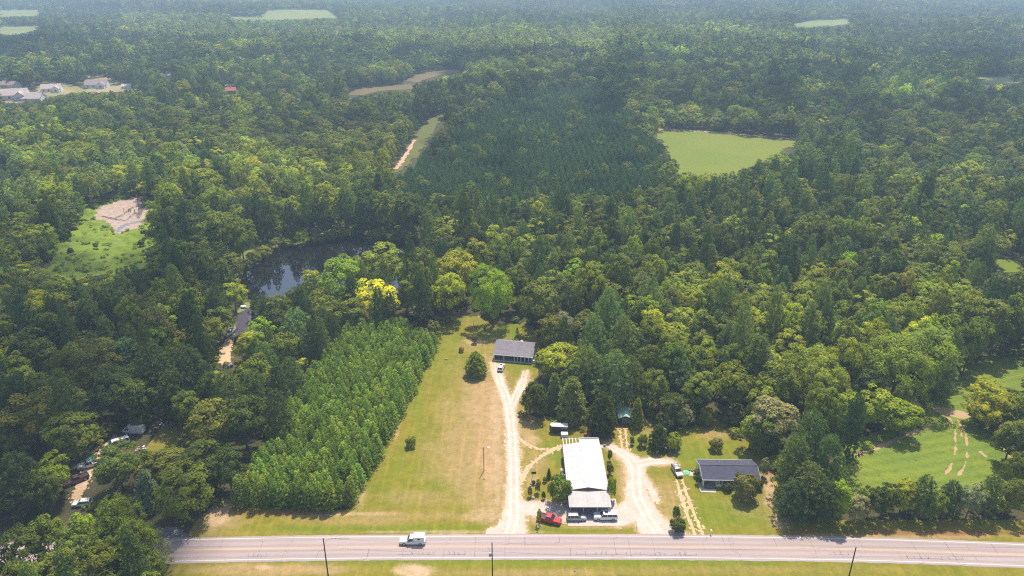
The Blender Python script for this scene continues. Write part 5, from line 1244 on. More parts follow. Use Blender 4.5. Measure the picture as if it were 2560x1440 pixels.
for x in (-.2, .7):
    for y in (-.02, 2.02): w = MB().cyl((x, y, .36), .36, .24, 'y', 16).build('wheel', 'tyre_rubber', tr); MB().cyl((x, y, .36), .2, .27, 'y', 10).build('rim', 'rim_metal', w)
MB().tube([(-2.8, 1, .5), (-4.0, 1, .5)], .06).tube([(-3.9, 1, 0), (-3.9, 1, .6)], .04).build('tongue', 'wire_metal', tr); MB().box(2.3, 2.34, .15, 1.85, .55, 2.25).build('rear_door', 'black_paint', tr)
p = P(1411, 1095); ch = thing('storage_chest', 'white lidded storage chest on the grass before the black trailer', 'chest', (p.x, p.y, 0), math.radians(-2)); MB().box(-.9, .9, 0, 1.2, .12, 1.05, .03).build('body', 'white_siding', ch); MB().box(-.97, .97, -.06, 1.27, 1.055, 1.2, .03).build('lid', 'white_trim', ch); MB().box(-.8, -.6, .1, 1.1, 0, .12).box(.6, .8, .1, 1.1, 0, .12).build('skid', 'dark_wood', ch)
A = P(586, 843, 2.4); B = P(592, 801, 2.4); ang = math.atan2(B.y - A.y, B.x - A.x) - math.pi/2
hh = thing('hidden_house', 'house with dark purple grey roof half hidden by pines beside a white pickup', 'house', (A.x, A.y, 0), ang)
Lq, Wq = (B - A).length + 6, 9.0
m = MB(); m.box(.4, Wq - .4, .4, Lq - .4, -.1, 2.4); m.loft([[(.4, .4, 2.4), (Wq - .4, .4, 2.4), (Wq/2, .4, 4.2)], [(.4, .5, 2.4), (Wq - .4, .5, 2.4), (Wq/2, .5, 4.2)]]); m.build('wall', 'brick', hh)
m = MB(); m.slab([(0, 0, 2.4), (Wq/2, 0, 4.4), (Wq/2, Lq, 4.4), (0, Lq, 2.4)], .14); m.slab([(Wq/2, 0, 4.4), (Wq, 0, 2.4), (Wq, Lq, 2.4), (Wq/2, Lq, 4.4)], .14); rq = m.build('roof', 'dark_shingle', hh); MB().box(Wq*.62, Wq*.72, Lq*.7, Lq*.78, 3, 5.1).build('chimney', 'brick', rq)
win(hh, Wq*.3, .4, .9, 1.0, 1.1); win(hh, .4, Lq*.3, .9, 1.0, 1.1, 'left'); win(hh, .4, Lq*.6, .9, 1.0, 1.1, 'left')

# ------------------------------------------------------------------ far houses
def far_house(px, py, w, rot, wall, roof, label, h=3.0, wing=True, dep=.62, name='far_house', chim=False):
    g = PG(px, py); d = float(proj(g.x, g.y, g.z)[2]); L = w/FPX*d; D = L*dep; ze = h; zr = h + D*.34
    o = thing(name, label, 'house', (g.x, g.y, g.z), math.radians(rot), 'far houses at the left skyline')
    gable_walls(L, D, ze, zr).build('wall', wall, o); r = gable_roof(L, D, ze + .1, zr, .5, .2).build('roof', roof, o)
    if wing:
        m = MB(); w2, d2 = L*.34, D*.4; x0 = L*.12
        m.box(x0, x0 + w2, -d2, -.02, -.1, ze); m.loft([[(x0, -d2, ze), (x0 + w2, -d2, ze), (x0 + w2/2, -d2, ze + w2*.38)], [(x0, -d2 + .1, ze), (x0 + w2, -d2 + .1, ze), (x0 + w2/2, -d2 + .1, ze + w2*.38)]]); m.build('front_wing', wall, o)
        m = MB(); xr = x0 + w2/2; zr2 = ze + w2*.42
        m.slab([(x0 - .4, -d2 - .5, ze - .1), (xr, -d2 - .5, zr2), (xr, D*.4, zr2), (x0 - .4, D*.4, ze - .1)], .2); m.slab([(xr, -d2 - .5, zr2), (x0 + w2 + .4, -d2 - .5, ze - .1), (x0 + w2 + .4, D*.4, ze - .1), (xr, D*.4, zr2)], .2); m.build('wing_roof', roof, o)
        win(o, x0 + w2/2, -d2, ze*.35, w2*.35, ze*.42)
    for x in (-L*.36, -L*.1): win(o, x, 0, ze*.33, L*.07, ze*.42)
    if chim: MB().box(-L*.05, L*.05, D*.45, D*.6, zr - .5, zr + 1.3).build('chimney', 'white_trim', r)
far_house(128, 231, 44, 18, 'white_siding', 'tan_shingle', 'white far house with pale brown roof and white gable, third from left', 4)
far_house(240, 221, 50, 12, 'white_siding', 'brown_shingle', 'far house with brown roof and two white gables near the wood', 4)
far_house(32, 251, 66, 20, 'white_siding', 'tan_shingle', 'large pale far house with gables at the left edge', 5)
far_house(72, 254, 56, 4, 'white_siding', 'tan_shingle', 'low far house with wide pale brown roof nearest the wood edge', 3, False)
far_house(18, 222, 40, -14, 'white_siding', 'brown_shingle', 'far house with brown roof at the left edge behind the large pale one', 4, False)
far_house(316, 223, 22, 10, 'white_siding', 'white_metal_roof', 'small white far building beside the last brown roofed house', 3.2, False)
far_house(578, 236, 24, 14, 'brown_shingle', 'red_shingle', 'small far house with bright red roof in the woods', 4, False, .8, chim=True)
far_house(448, 252, 40, 8, 'white_siding', 'grey_shingle', 'far house with grey roof just showing above the trees', 3.5, False)
far_house(415, 196, 26, 4, 'white_siding', 'brown_shingle', 'far house with greyish brown roof deep in the woods', 3.5, False)
far_house(2146, 268, 30, 20, 'brick', 'red_shingle', 'far house with dull red roof hidden in the right hand woods', 4, False)
# ------------------------------------------------------------------ vehicles
def paint(name, c, rough=.28, metal=.0):
    m, nt, out = new_mat(name); b = bsdf(nt, out, c, rough, metal, .5); b.inputs['Coat Weight'].default_value = .6; b.inputs['Coat Roughness'].default_value = .06; M[name] = m
paint('white_car_paint', (0.70, 0.70, 0.72)); paint('silver_car_paint', (0.36, 0.38, 0.42), .3, .35); paint('red_car_paint', (0.42, 0.012, 0.022)); paint('tan_car_paint', (0.42, 0.39, 0.36), .35, .3); paint('dull_white_paint', (0.66, 0.65, 0.64), .5); paint('maroon_paint', (0.085, 0.02, 0.03), .5)
gl, glt, glo = new_mat('car_glass'); bsdf(glt, glo, (0.030, 0.034, 0.042), .06, spec=.7); M['car_glass'] = gl
plain('lamp_clear', (0.75, 0.75, 0.72), .15, spec=.7, var=.02); plain('lamp_red', (0.45, 0.01, 0.012), .2, spec=.6, var=.02); plain('trim_black', (0.025, 0.025, 0.028), .6)
CARS = dict(
 suv=dict(L=4.65, W=1.86, H=1.70, belt=1.02, hood=.98, base=(-2.22, 1.02), roof=(-1.95, .30), wh=.35, wb=(-1.38, 1.42), pil=(-.55, -1.5)),
 big_suv=dict(L=5.65, W=2.05, H=1.92, belt=1.18, hood=1.16, base=(-2.75, 1.20), roof=(-2.55, .55), wh=.40, wb=(-1.75, 1.75), pil=(-.35, -1.6)),
 wagon=dict(L=4.5, W=1.82, H=1.62, belt=.98, hood=.95, base=(-2.15, .95), roof=(-1.75, .2), wh=.34, wb=(-1.35, 1.38), pil=(-.5, -1.4)),
 pickup=dict(L=5.85, W=2.0, H=1.90, belt=1.15, hood=1.13, base=(-.75, 1.22), roof=(-.60, .55), wh=.40, wb=(-1.85, 1.85), pil=(.0,), bed=(-2.85, -.85)),
 cap_pickup=dict(L=5.9, W=2.0, H=1.95, belt=1.15, hood=1.12, base=(-.80, 1.25), roof=(-.65, .55), wh=.40, wb=(-1.85, 1.85), pil=(.0,), cap=(-2.75, -.25, 2.35)),
 van=dict(L=5.9, W=2.0, H=2.05, belt=1.12, hood=1.05, base=(-2.85, 2.15), roof=(-2.75, 1.35), wh=.38, wb=(-1.75, 1.85), pil=(.45, -.9, -2.0)),
 cargo_van=dict(L=6.2, W=2.05, H=2.65, belt=1.2, hood=1.1, base=(-3.05, 2.3), roof=(-2.95, 1.25), wh=.37, wb=(-1.75, 2.05), pil=(), blind=(-3.0, .95)))
def vehicle(name, kind, label, cat, px, py, heading, pm, group=None, glass='car_glass', extra=None):
    c = CARS[kind]; p = P(px, py); o = thing(name, label, cat, (p.x, p.y, 0.03), math.radians(heading), group)
    L, W, H, belt, hood = c['L'], c['W'], c['H'], c['belt'], c['hood']; hw = W/2; b0, b1 = c['base']; r0, r1 = c['roof']
    def sec(x, f, zb, zt): w = hw*f; return [(x, -w*.86, zb), (x, w*.86, zb), (x, w, zb + .14), (x, w, (zb + zt)*.55), (x, w*.965, zt - .08), (x, w*.88, zt), (x, -w*.88, zt), (x, -w*.965, zt - .08), (x, -w, (zb + zt)*.55), (x, -w, zb + .14)]
    fx = L/2; S = [sec(-fx, .84, .48, belt*.86), sec(-fx + .12, .95, .34, belt*.99), sec(-fx + .5, 1, .28, belt), sec(b1 - .35, 1, .27, belt), sec(b1, 1, .27, belt)]
    if fx - b1 > .8: S += [sec(b1 + (fx - b1)*.5, .985, .28, belt - (belt - hood)*.4)]
    S += [sec(fx - .32, .95, .30, hood), sec(fx - .08, .88, .36, hood*.90), sec(fx, .76, .46, hood*.74)]
    mb = MB().loft(S)
    zt = H - .07; iw, tw = hw*.90, hw*.73
    B4 = [(b0, -iw, belt - .01), (b1, -iw, belt - .01), (b1, iw, belt - .01), (b0, iw, belt - .01)]; T4 = [(r0, -tw, zt), (r1, -tw, zt), (r1, tw, zt), (r0, tw, zt)]
    for i in range(4): mb.tube([B4[i], T4[i]], [.075, .06], 5)
    lerp = lambda x, s: (x, s*iw, belt), 
    for x in c['pil']:
        t = .5; xb = x - .05
        for s in (-1, 1): mb.loft([[(xb - .05, s*(iw - .01), belt - .02), (xb + .06, s*(iw - .01), belt - .02), (xb + .06, s*(iw + .022), belt - .02), (xb - .05, s*(iw + .022), belt - .02)], [(x - .05, s*(tw - .01), zt), (x + .05, s*(tw - .01), zt), (x + .05, s*(tw + .022), zt), (x - .05, s*(tw + .022), zt)]])
    if 'blind' in c:                                 # closed load space
        q0, q1 = c['blind']
        for s in (-1, 1): mb.loft([[(q0, s*(iw - .05), belt - .02), (q1, s*(iw - .05), belt - .02), (q1, s*(iw + .03), belt - .02), (q0, s*(iw + .03), belt - .02)], [(q0, s*(tw - .05), zt), (q1 - .1, s*(tw - .05), zt), (q1 - .1, s*(tw + .03), zt), (q0, s*(tw + .03), zt)]])
        mb.loft([[(b0 - .03, -iw, belt - .02), (b0 - .03, iw, belt - .02), (r0 - .03, tw, zt), (r0 - .03, -tw, zt)], [(b0 + .05, -iw, belt - .02), (b0 + .05, iw, belt - .02), (r0 + .05, tw, zt), (r0 + .05, -tw, zt)]])
    mb.build('body', pm, o, smooth_=False)
    MB().loft([B4, T4]).build('windows', glass, o)
    e = .05; mr = MB().loft([[(r0 - e, -tw - e, zt - .01), (r1 + e, -tw - e, zt - .01), (r1 + e, tw + e, zt - .01), (r0 - e, tw + e, zt - .01)], [(r0 - .02, -tw, zt + .04), (r1 + .02, -tw, zt + .04), (r1 + .02, tw, zt + .04), (r0 - .02, tw, zt + .04)], [(r0 + .15, -tw*.84, H), (r1 - .15, -tw*.84, H), (r1 - .15, tw*.84, H), (r0 + .15, tw*.84, H)]])
    rf = mr.build('roof', pm, o)
    if extra == 'sunroof': MB().box((r0 + r1)/2 + .35, (r0 + r1)/2 + 1.25, -.42, .42, H - .01, H + .012).build('sunroof', 'car_glass', rf)
    if extra == 'rack':
        m = MB()
        for y in (-.55, .55): m.box(r0 + .2, r1 - .2, y - .03, y + .03, H + .05, H + .10)
        for x in (r0 + .5, (r0 + r1)/2, r1 - .5): m.box(x - .03, x + .03, -.52, .52, H + .04, H + .09)
        m.build('roof_rack', 'trim_black', rf)
    if extra == 'vents':
        for x in (-1.6, .1): MB().box(x - .25, x + .25, -.2, .2, H - .01, H + .1).build('roof_vent', 'grey_plastic', rf)
    if 'bed' in c:
        q0, q1 = c['bed']; m = MB().box(q0, q1, -hw*.80, hw*.80, belt - .02, belt + .012); m.build('bed_liner', 'trim_black', o)
        m = MB()
        for s in (-1, 1): m.box(q0 - .05, q1 + .08, s*hw*.89 - .09, s*hw*.89 + .09, belt - .03, belt + .14)
        m.box(q0 - .09, q0 + .03, -hw*.8, hw*.8, belt - .03, belt + .14).build('bed_wall', pm, o)
    if 'cap' in c:
        q0, q1, zc = c['cap']; MB().box(q0, q1, -hw*.93, hw*.93, belt + .01, zc, .08).build('box_body', pm, o)
        for s in (-1, 1): MB().box(q0 + .9, q1 - 1.0, s*hw*.93 - .02, s*hw*.93 + .02, belt + .45, belt + .85).build('side_window', glass, o)
    for x in c['wb']:
        for s in (-1, 1):
            w = MB().cyl((x, s*(hw - .10), c['wh'] - .03), c['wh'], .25, 'y', 18).build('wheel', 'tyre_rubber', o); MB().cyl((x, s*(hw - .095), c['wh'] - .03), c['wh']*.62, .275, 'y', 12).build('rim', 'rim_metal', w)
    for s in (-1, 1):
        MB().box(fx - .22, fx - .03, s*hw*.66 - .19, s*hw*.66 + .19, hood*.72, hood*.86, .02).build('headlight', 'lamp_clear', o); MB().box(-fx - .015, -fx + .16, s*hw*.78 - .10, s*hw*.78 + .10, belt*.62, belt*.90, .02).build('tail_light', 'lamp_red', o)
        MB().box(b1 - .55, b1 - .35, s*(hw + .02) - .02, s*(hw + .02) + .14*s if s > 0 else s*(hw + .02) + .02, belt + .02, belt + .2).build('mirror', 'trim_black', o) if s > 0 else MB().box(b1 - .55, b1 - .35, -hw - .16, -hw + .0, belt + .02, belt + .2).build('mirror', 'trim_black', o)
    MB().box(fx - .10, fx + .012, -hw*.45, hw*.45, .55, hood*.70, .02).build('grille', 'trim_black', o); MB().box(-fx - .03, -fx + .1, -hw*.75, hw*.75, .42, .58, .02).build('rear_bumper', 'trim_black', o)
    return o
G = 'cars parked before the white roofed building'
vehicle('pickup_truck', 'pickup', 'red pickup truck parked at an angle beside the road grass', 'pickup', 1373, 1303, -20, 'red_car_paint', G)
vehicle('parked_car', 'suv', 'silver small SUV parked in front of the white roofed building', 'car', 1441, 1298, 0, 'silver_car_paint', G)
vehicle('parked_car', 'big_suv', 'large white SUV with dark sunroof parked in front of the white roofed building', 'car', 1513, 1296, 180, 'white_car_paint', G, extra='sunroof')
vehicle('parked_car', 'suv', 'silver tan SUV with roof rack on the grass beside the ranch house', 'car', 1692, 1182, -80, 'tan_car_paint', extra='rack')
vehicle('parked_car', 'wagon', 'white car parked on the drive before the porch house', 'car', 1253, 923, 78, 'white_car_paint', extra='sunroof')
vehicle('service_truck', 'cap_pickup', 'white service truck with tall box body driving on the road', 'truck', 1032, 1357, 180, 'white_car_paint')
vehicle('cargo_van', 'cargo_van', 'tall white cargo van without side windows at the edge of the trees', 'van', 336, 1082, 174, 'dull_white_paint', 'old white vans in the grass clearing', extra='vents')
vehicle('passenger_van', 'van', 'white passenger van with dark side windows, left of the cargo van', 'van', 296, 1114, 218, 'white_car_paint', 'old white vans in the grass clearing')
vehicle('pickup_truck', 'pickup', 'white pickup truck beside the dark roofed hidden house', 'pickup', 575, 836, 258, 'white_car_paint')
vehicle('old_pickup', 'pickup', 'old white pickup half hidden by the dark olive tree', 'pickup', 226, 1166, 205, 'dull_white_paint', 'old vehicles in the lower left junk yard')
vehicle('old_pickup', 'pickup', 'rusty maroon pickup wreck on the dirt among the trees', 'pickup', 192, 1205, 225, 'maroon_paint', 'old vehicles in the lower left junk yard')
vehicle('parked_car', 'wagon', 'white car almost covered by trees at lower left', 'car', 207, 1263, 190, 'dull_white_paint', 'old vehicles in the lower left junk yard')

# ------------------------------------------------------------------ poles and wires
def upole(px, top, label, transformer=False):
    y = 118.4; q = P(px, top, 0); t = y/q.y; p = Vector((q.x*t, y, CAMZ + (0 - CAMZ)*t)); H = p.z
    o = thing('utility_pole', label, 'utility pole', (p.x, p.y, 0), 0, 'utility poles along the near roadside')
    MB().tube([(0, 0, -.3), (0, 0, H)], [.16, .11], 10).build('pole', 'pole_wood', o)
    MB().cyl((0, 0, H + .12), .045, .25, 'z', 8).build('insulator', 'grey_plastic', o); MB().cyl((0, -.14, H - 2.3), .05, .14, 'z', 8).build('insulator', 'grey_plastic', o)
    if transformer:
        tz = MB().cyl((-.42, .05, H - 3.2), .27, .85, 'z', 14).cyl((-.42, .05, H - 2.74), .22, .1, 'z', 14, .12).build('transformer', 'galvanised', o); MB().cyl((-.42, .05, H - 2.55), .05, .35, 'z', 8).build('bushing', 'grey_plastic', tz); MB().box(-.25, 0, 0, .1, H - 3.4, H - 3.3).build('bracket', 'wire_metal', o)
        MB().tube([(-.42, .05, H - 2.4), (-.8, .05, H - 1.6), (-.9, .1, H - 1.1)], .03, 5).build('fuse_switch', 'grey_plastic', o)
    return (p.x, p.y, H)
pa = upole(808, 1346, 'utility pole at left below the white service truck'); pb = upole(1230, 1357, 'utility pole with a pale transformer can, in the middle', True); pc = upole(2140, 1369, 'utility pole at right near the sunlit road edge')
def wire(a, b, sag, label, r=.022, n=24):
    pts = [(a[0] + (b[0] - a[0])*t, a[1] + (b[1] - a[1])*t, a[2] + (b[2] - a[2])*t - sag*4*t*(1 - t)) for t in np.linspace(0, 1, n)]
    return tag(MB().tube(pts, r, 4).build('power_line', 'wire_metal'), label, 'wire', 'power lines on the roadside poles')
for dz, nm in ((.2, 'upper'), (-2.2, 'lower')):
    f = lambda p: (p[0], p[1] - (.1 if dz < 0 else 0), p[2] + dz)
    wire((-150, 121, 13 + dz), f(pa), 1.2, nm + ' power line running left from the left utility pole'); wire(f(pa), f(pb), .7, nm + ' power line between the left and middle utility poles')
    wire(f(pb), f(pc), 1.3, nm + ' power line between the middle and right utility poles'); wire(f(pc), (190, 119.5, 11 + dz), 1.2, nm + ' power line running right from the right utility pole')
wire((-150, 121.2, 10.0), (pa[0], pa[1] - .12, pa[2] - 3.2), 1.4, 'lowest cable running left from the left utility pole')
plain('lamp_glass', (0.8, 0.8, 0.78), .3)
def lamp(px, py, hpx, label, arm=1.2):
    p = P(px, py); d = float(proj(p.x, p.y, 0)[2]); H = hpx/FPX*d/.81; o = thing('lamp_post', label, 'lamp post', (p.x, p.y, 0))
    MB().tube([(0, 0, -.2), (0, 0, H)], [.10, .08], 8).build('pole', 'pole_wood' if arm > 1 else 'galvanised', o); MB().tube([(0, 0, H - .1), (arm*.5, 0, H + .1), (arm, 0, H + .08)], .05, 6).build('arm', 'galvanised', o); MB().box(arm - .25, arm + .35, -.16, .16, H - .06, H + .1, .03).build('lamp_head', 'lamp_glass', o)
lamp(1210, 1177, 57, 'dark lamp post standing in the dry lawn left of the gravel drive'); lamp(1184, 836, 32, 'pale lamp post on the lawn behind the porch house', .9); lamp(1406, 1206, 18, 'short yard lamp beside the round green bush', .3)
def post(name, px, py, h, w, mat, label, cat, head=True):
    p = P(px, py); o = thing(name, label, cat, (p.x, p.y, 0)); MB().box(-.05, .05, -.05, .05, -.1, h).build('post', 'white_trim' if mat == 'white_trim' else 'weathered_wood', o)
    if head: MB().box(-w/2, w/2, -.28, .28, h, h + .28, .05).build('box', mat, o)
post('mailbox', 1777, 1336, 1.05, .3, 'white_trim', 'white mailbox on a post at the ranch house road edge', 'mailbox'); post('mailbox', 2119, 1332, 1.05, .35, 'grey_plastic', 'grey mailbox on a post before the roadside trees', 'mailbox')
p = P(1345, 1327); o = thing('address_sign', 'small white sign post at the road edge below the red pickup', 'sign', (p.x, p.y, 0)); MB().box(-.04, .04, -.04, .04, -.1, 1.5).build('post', 'weathered_wood', o); MB().box(-.3, .3, -.07, -.04, 1.0, 1.5).build('panel', 'white_trim', o)
p = P(1592, 1327); o = thing('guy_post', 'thin pale marker post at the end of the roadside grass island', 'post', (p.x, p.y, 0)); MB().tube([(0, 0, 0), (-.2, .3, 2.6)], .04, 6).build('post', 'galvanised', o)
p = P(1437, 1427); o = thing('cable_marker', 'small white cable marker stub on the near verge', 'marker', (p.x, p.y, 0)); MB().cyl((0, 0, .4), .1, .8, 'z', 10).build('tube', 'white_trim', o); MB().cyl((0, 0, .86), .12, .14, 'z', 10, .06).build('cap', 'grey_plastic', o)
for px, py, h, lab in ((1532, 988, 4.5, 'thin wooden pole in the yard above the green roofed shed'), (1357, 950, 6.5, 'leaning pale pole beside the gravel fork'), (1395, 836, 7, 'pale dead snag pole behind the porch house')):
    p = P(px, py); tag(MB().tube([(0, 0, -.2), (.25, .3, h)], [.1, .07], 7).build('wooden_pole', 'weathered_wood', None, (p.x, p.y, 0)), lab, 'pole')
p = P(1334, 1204); o = thing('basketball_hoop', 'dark backboard on a slanting pole in the planted island', 'basketball hoop', (p.x, p.y, 0)); MB().tube([(-.8, -1.0, 0), (-.1, .1, 2.6)], .06, 6).build('pole', 'galvanised', o); MB().box(-.6, .6, .1, .16, 2.3, 3.0).build('backboard', 'black_paint', o)

# ------------------------------------------------------------------ bins, junk and litter
p = P(1688, 1131); o = thing('blue_barrel', 'bright blue plastic barrel beside the clipped yellow green bush', 'barrel', (p.x, p.y, 0)); MB().cyl((0, 0, .5), .42, 1.0, 'z', 14).build('drum', 'blue_plastic', o); MB().cyl((0, 0, 1.03), .44, .07, 'z', 14).build('lid', 'blue_plastic', o)
p = P(1643, 1133); o = thing('wheelie_bin', 'grey wheeled rubbish bin below the dark cone bush', 'bin', (p.x, p.y, 0)); MB().loft([[(-.28, -.3, .08), (.28, -.3, .08), (.28, .3, .08), (-.28, .3, .08)], [(-.36, -.38, 1.1), (.36, -.38, 1.1), (.36, .38, 1.1), (-.36, .38, 1.1)]]).build('body', 'grey_plastic', o); MB().box(-.38, .38, -.4, .42, 1.105, 1.18, .02).build('lid', 'trim_black', o)
for s in (-.3, .3): MB().cyl((s, .3, .12), .12, .08, 'x', 10).build('wheel', 'tyre_rubber', o)
p = P(1664, 1131); o = thing('garden_bench', 'dark bench between the grey bin and the blue barrel', 'bench', (p.x, p.y, 0)); MB().box(-.9, .9, -.22, .22, .42, .48).build('seat', 'dark_wood', o); MB().box(-.9, .9, .2, .26, .5, .95).build('backrest', 'dark_wood', o)
for s in (-.8, .8): MB().box(s - .04, s + .04, -.2, .2, 0, .42).build('leg', 'dark_wood', o)
p = P(231, 1154); o = thing('green_skip', 'bright green tarp covered bin on the dirt at lower left', 'bin', (p.x, p.y, 0), .3); MB().loft([[(-.8, -.7, .1), (.8, -.7, .1), (.8, .7, .1), (-.8, .7, .1)], [(-.95, -.9, 1.2), (.95, -.9, 1.2), (.95, .9, 1.2), (-.95, .9, 1.2)]]).build('body', 'grey_plastic', o); MB().box(-1.0, 1.0, -.95, .95, 1.21, 1.4, .08).build('lid', 'teal_plastic', o)
plain('junk_metal', (0.40, 0.40, 0.44), .4, .3, var=.3, scale=4); plain('junk_rust', (0.22, 0.085, 0.05), .9, var=.25, scale=4); plain('junk_white', (0.66, 0.65, 0.66), .6, var=.2, scale=4); plain('bright_wood', (0.52, 0.34, 0.2), .8, var=.15); plain('bag_black', (0.02, 0.02, 0.03), .4)
def junk(px, py, spread, n, mats, label, seed, name='junk_pile', cat='junk pile'):
    p = P(px, py); o = thing(name, label, cat, (p.x, p.y, 0)); r = random.Random(seed)
    for mt in mats:
        m = MB()
        for k in range(n):
            x, y = r.gauss(0, spread), r.gauss(0, spread*.6); t = r.random()
            if t < .4: m.box(x, x + r.uniform(.3, 1.1), y, y + r.uniform(.3, .8), 0, r.uniform(.2, 1.0), .03)
            elif t < .7: m.tube([(x, y, r.uniform(0, .3)), (x + r.uniform(-1.2, 1.2), y + r.uniform(-.8, .8), r.uniform(.2, 1.6))], r.uniform(.04, .12), 5)
            else: m.cyl((x, y, .3), r.uniform(.25, .5), r.uniform(.3, .6), r.choice('xyz'), 10)
        m.build({'junk_metal': 'scrap_metal', 'junk_rust': 'rusty_scrap', 'junk_white': 'white_scrap', 'bright_wood': 'boards', 'bag_black': 'black_bags', 'blue_plastic': 'blue_plastic_scrap', 'dark_wood': 'dark_boards'}[mt], mt, o)
junk(1848, 1088, 1.2, 9, ('junk_metal', 'junk_white', 'bright_wood', 'dark_wood'), 'junk pile of pale scrap under the trees behind the ranch house', 1)
junk(405, 1060, 1.6, 8, ('junk_metal', 'junk_rust', 'junk_white'), 'scrap heap with red box at the top of the van clearing', 2)
junk(570, 922, 1.5, 8, ('bag_black', 'junk_white', 'junk_metal'), 'heap of black and white rubbish bags on the hidden drive', 3)
junk(549, 856, 1.0, 6, ('bag_black', 'junk_white'), 'black and white rubbish heap below the white pickup', 4)
junk(352, 1127, .7, 5, ('bright_wood', 'junk_white'), 'small pile of orange boards in the van clearing', 5)
junk(262, 1128, 1.6, 7, ('dark_wood', 'junk_metal'), 'dark scrap strewn left of the passenger van', 6)
p = P(1733, 1062); o = thing('old_tractor', 'rusty old tractor at the wood edge behind the ranch house', 'tractor', (p.x, p.y, 0), .2)
MB().box(-.3, 1.6, -.3, .3, .7, 1.35, .06).box(-1.0, -.2, -.5, .5, .7, 1.0, .05).build('body', 'junk_rust', o); MB().box(-.9, -.4, -.3, .3, 1.0, 1.15).build('seat', 'trim_black', o); MB().box(-1.2, .2, -.7, .7, 2.1, 2.2, .03).tube([(-1.1, -.6, .9), (-1.1, -.6, 2.1)], .04).tube([(-1.1, .6, .9), (-1.1, .6, 2.1)], .04).tube([(.1, -.6, .9), (.1, -.6, 2.1)], .04).tube([(.1, .6, .9), (.1, .6, 2.1)], .04).build('canopy', 'junk_rust', o)
for x, y, r in ((-.7, -.75, .7), (-.7, .75, .7), (1.3, -.5, .38), (1.3, .5, .38)): MB().cyl((x, y, r), r, .3, 'y', 16).build('wheel', 'tyre_rubber', o)
for px, py, lab in ((1116, 899, 'small pale rock on the lawn by the young pines'), (1333, 1246, 'pale rock beside the gravel drive island'), (1412, 1255, 'white rock at the foot of the round green bush')):
    p = P(px, py); tag(MB().loft([[(math.cos(a)*r*.5, math.sin(a)*r*.4, z) for a in np.linspace(0, 6.28, 8)[:-1]] for r, z in ((.9, 0), (1.1, .15), (.8, .38), (.3, .48))]).build('rock', 'slab' if px != 1412 else 'white_trim', None, (p.x, p.y, 0)), lab, 'rock')
p = P(609, 770); tag(MB().box(-1, 1, -.5, .5, .2, .9, .05).build('white_tank', 'white_trim', None, (p.x, p.y, 0)), 'white box on the small lawn behind the hidden house', 'box')
# bare dead trees
def dead_tree(px, py, H, label, seed, spread=.32):
    p = P(px, py); r = random.Random(seed); o = thing('dead_tree', label, 'dead tree', (p.x, p.y, 0)); MB().tube([(0, 0, -.2), (.1, 0, H*.4), (.2, .1, H*.75)], [.28, .2, .12], 7).build('trunk', 'grey_bark', o); m = MB()
    for k in range(16):
        z = H*r.uniform(.3, .75); a = r.uniform(0, 6.28); q = H*spread*r.uniform(.5, 1); e = (q*math.cos(a), q*math.sin(a), min(H, z + q*r.uniform(.5, 1.3))); mid_ = (e[0]*.5, e[1]*.5, z + (e[2] - z)*.4)
        m.tube([(.12, .05, z), mid_, e], [.09, .06, .02], 4)
        for j in range(3): m.tube([mid_, (mid_[0] + r.uniform(-1, 1)*q*.5, mid_[1] + r.uniform(-1, 1)*q*.5, mid_[2] + q*r.uniform(.2, .7))], [.04, .012], 4)
    m.build('branches', 'grey_bark', o)
dead_tree(2240, 705, 17, 'bare grey dead tree in the wood above the sunlit trees at right', 1); dead_tree(792, 606, 13, 'bare pale snag on the far bank of the pond', 2, .12); dead_tree(346, 515, 9, 'bare dark snag standing in the mud of the marsh', 3, .06)
# pollarded tree with tufts
p = P(1088, 846); o = thing('tufted_tree', 'odd small tree with round tufts on bent limbs by the young pines', 'tree', (p.x, p.y, 0)); m = MB(); tf = []
r = random.Random(4)
for k in range(8):
    a = k*.785; q = r.uniform(1.0, 2.4); z = r.uniform(4.2, 6.6); e = (q*math.cos(a), q*math.sin(a)*.7, z); m.tube([(0, 0, 2.2), (e[0]*.6, e[1]*.6, z*.72), e], [.16, .12, .07], 5); tf.append(e)
m.tube([(0, 0, -.2), (0, 0, 2.3)], [.3, .2], 7).build('trunk', 'bark', o)
pp = np.array(tf); oo = unit(pp*[1, 1, 0] + [0, 0, .4]); V, Q, vy = clumpleaves(np.random.default_rng(3), pp, oo, np.full(8, .75), 60, .4, .5)
c_ = link('crown', mesh_np('tuft_crown', V, Q, [M['leaf_foliage']], fattr=[('vary', vy, 'FACE')]), o); c_['tint'] = list(T['olive'])
# snags in the mud, the marsh posts
for i, (px, py) in enumerate([(322,531),(327,532),(337,531),(338,533),(347,527),(310,529)]):
    p = P(px, py); tag(MB().tube([(0, 0, -.2), (.1, 0, 2.0)], [.16, .1], 6).build('stump', 'dark_wood', None, (p.x, p.y, 0)), 'dark dead stump standing in the mud flat', 'stump', 'stumps in the mud flat')
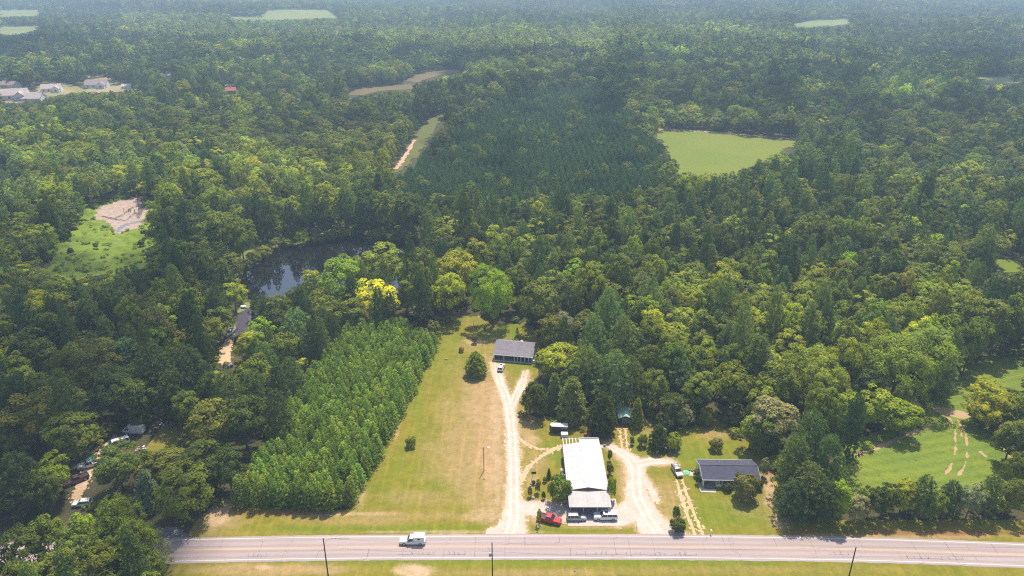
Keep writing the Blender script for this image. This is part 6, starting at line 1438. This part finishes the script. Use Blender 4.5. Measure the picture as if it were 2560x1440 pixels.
# ------------------------------------------------------------------ clouds out of view overhead, added to cast the cloud shadows below
CLM, clt, clo = new_mat('cloud_white'); bsdf(clt, clo, (0.85, 0.86, 0.88), 1.0, spec=0.0)
ICO = bmesh.new(); bmesh.ops.create_icosphere(ICO, subdivisions=1, radius=1.0); ICV = np.array([v.co[:] for v in ICO.verts]); ICF = np.array([[v.index for v in f.verts] for f in ICO.faces])
def cloud(poly_px, cover, rad, h, seed):
    """a field of small vapour puffs over the ground outline it shades"""
    w = np.array([(p.x, p.y) for p in (PG(*q) for q in poly_px)]); r = np.random.default_rng(seed)
    x0, y0 = w.min(0) - rad; x1, y1 = w.max(0) + rad; A = (x1 - x0)*(y1 - y0)
    n = int(-math.log(1 - cover)*A/(math.pi*rad*rad)*1.15); x = r.uniform(x0, x1, n); y = r.uniform(y0, y1, n)
    sc = math.sqrt(A)*.11; e = [(fbm(x, y, sc*2, seed + k, 3) - .5)*sc*1.5 + r.normal(0, sc*.16, n) for k in (3, 6)]
    k = inpoly(x + e[0], y + e[1], [tuple(q) for q in w]); x, y = x[k], y[k]; n = len(x)
    z = h + r.uniform(-1, 1, n)*rad*1.2; t = z/SV.z; c = np.stack([x + SV.x*t, y + SV.y*t, z], -1)
    s = rad*np.exp(r.normal(0, .25, n)); V = (c[:, None] + ICV[None]*s[:, None, None]*np.array([1, 1, .7])).reshape(-1, 3)
    F = (ICF[None] + (np.arange(n)*len(ICV))[:, None, None]).reshape(-1, 3)
    tag(link('cloud', mesh_np('cloud', V, F, [CLM], smooth_=True)), 'unseen cloud of white puffs placed to shade the ground below', 'cloud', kind='structure')
cloud([(-500,1440),(-700,620),(100,640),(420,650),(540,720),(520,900),(520,1050),(500,1200),(420,1290),(300,1320),(270,1440)], .45, 6.5, 1500, 1)
cloud([(-200,130),(400,100),(1000,135),(1290,150),(1230,185),(900,165),(600,180),(300,182),(-200,178)], .62, 22, 1500, 2)
cloud([(1250,150),(1900,120),(2700,130),(2700,300),(2100,335),(1560,290),(1240,225)], .50, 22, 1500, 3)
cloud([(1000,400),(1100,300),(1300,240),(1560,300),(1640,430),(1560,560),(1200,560),(1010,480)], .14, 10, 1500, 5)
# ------------------------------------------------------------------ haze
hm, hnt, hout = new_mat('haze_air'); pv = hnt.nodes.new('ShaderNodeVolumePrincipled')
pv.inputs['Color'].default_value = (0.55, 0.75, 1.0, 1); pv.inputs['Density'].default_value = 0.00024; pv.inputs['Anisotropy'].default_value = 0.0
hnt.links.new(pv.outputs[0], hout.inputs['Volume'])
hz = MB().box(-6400, 6400, -240, 8800, -30, 140).build('haze', hm); tag(hz, 'pale bluish summer haze over the woods', 'haze', kind='stuff')
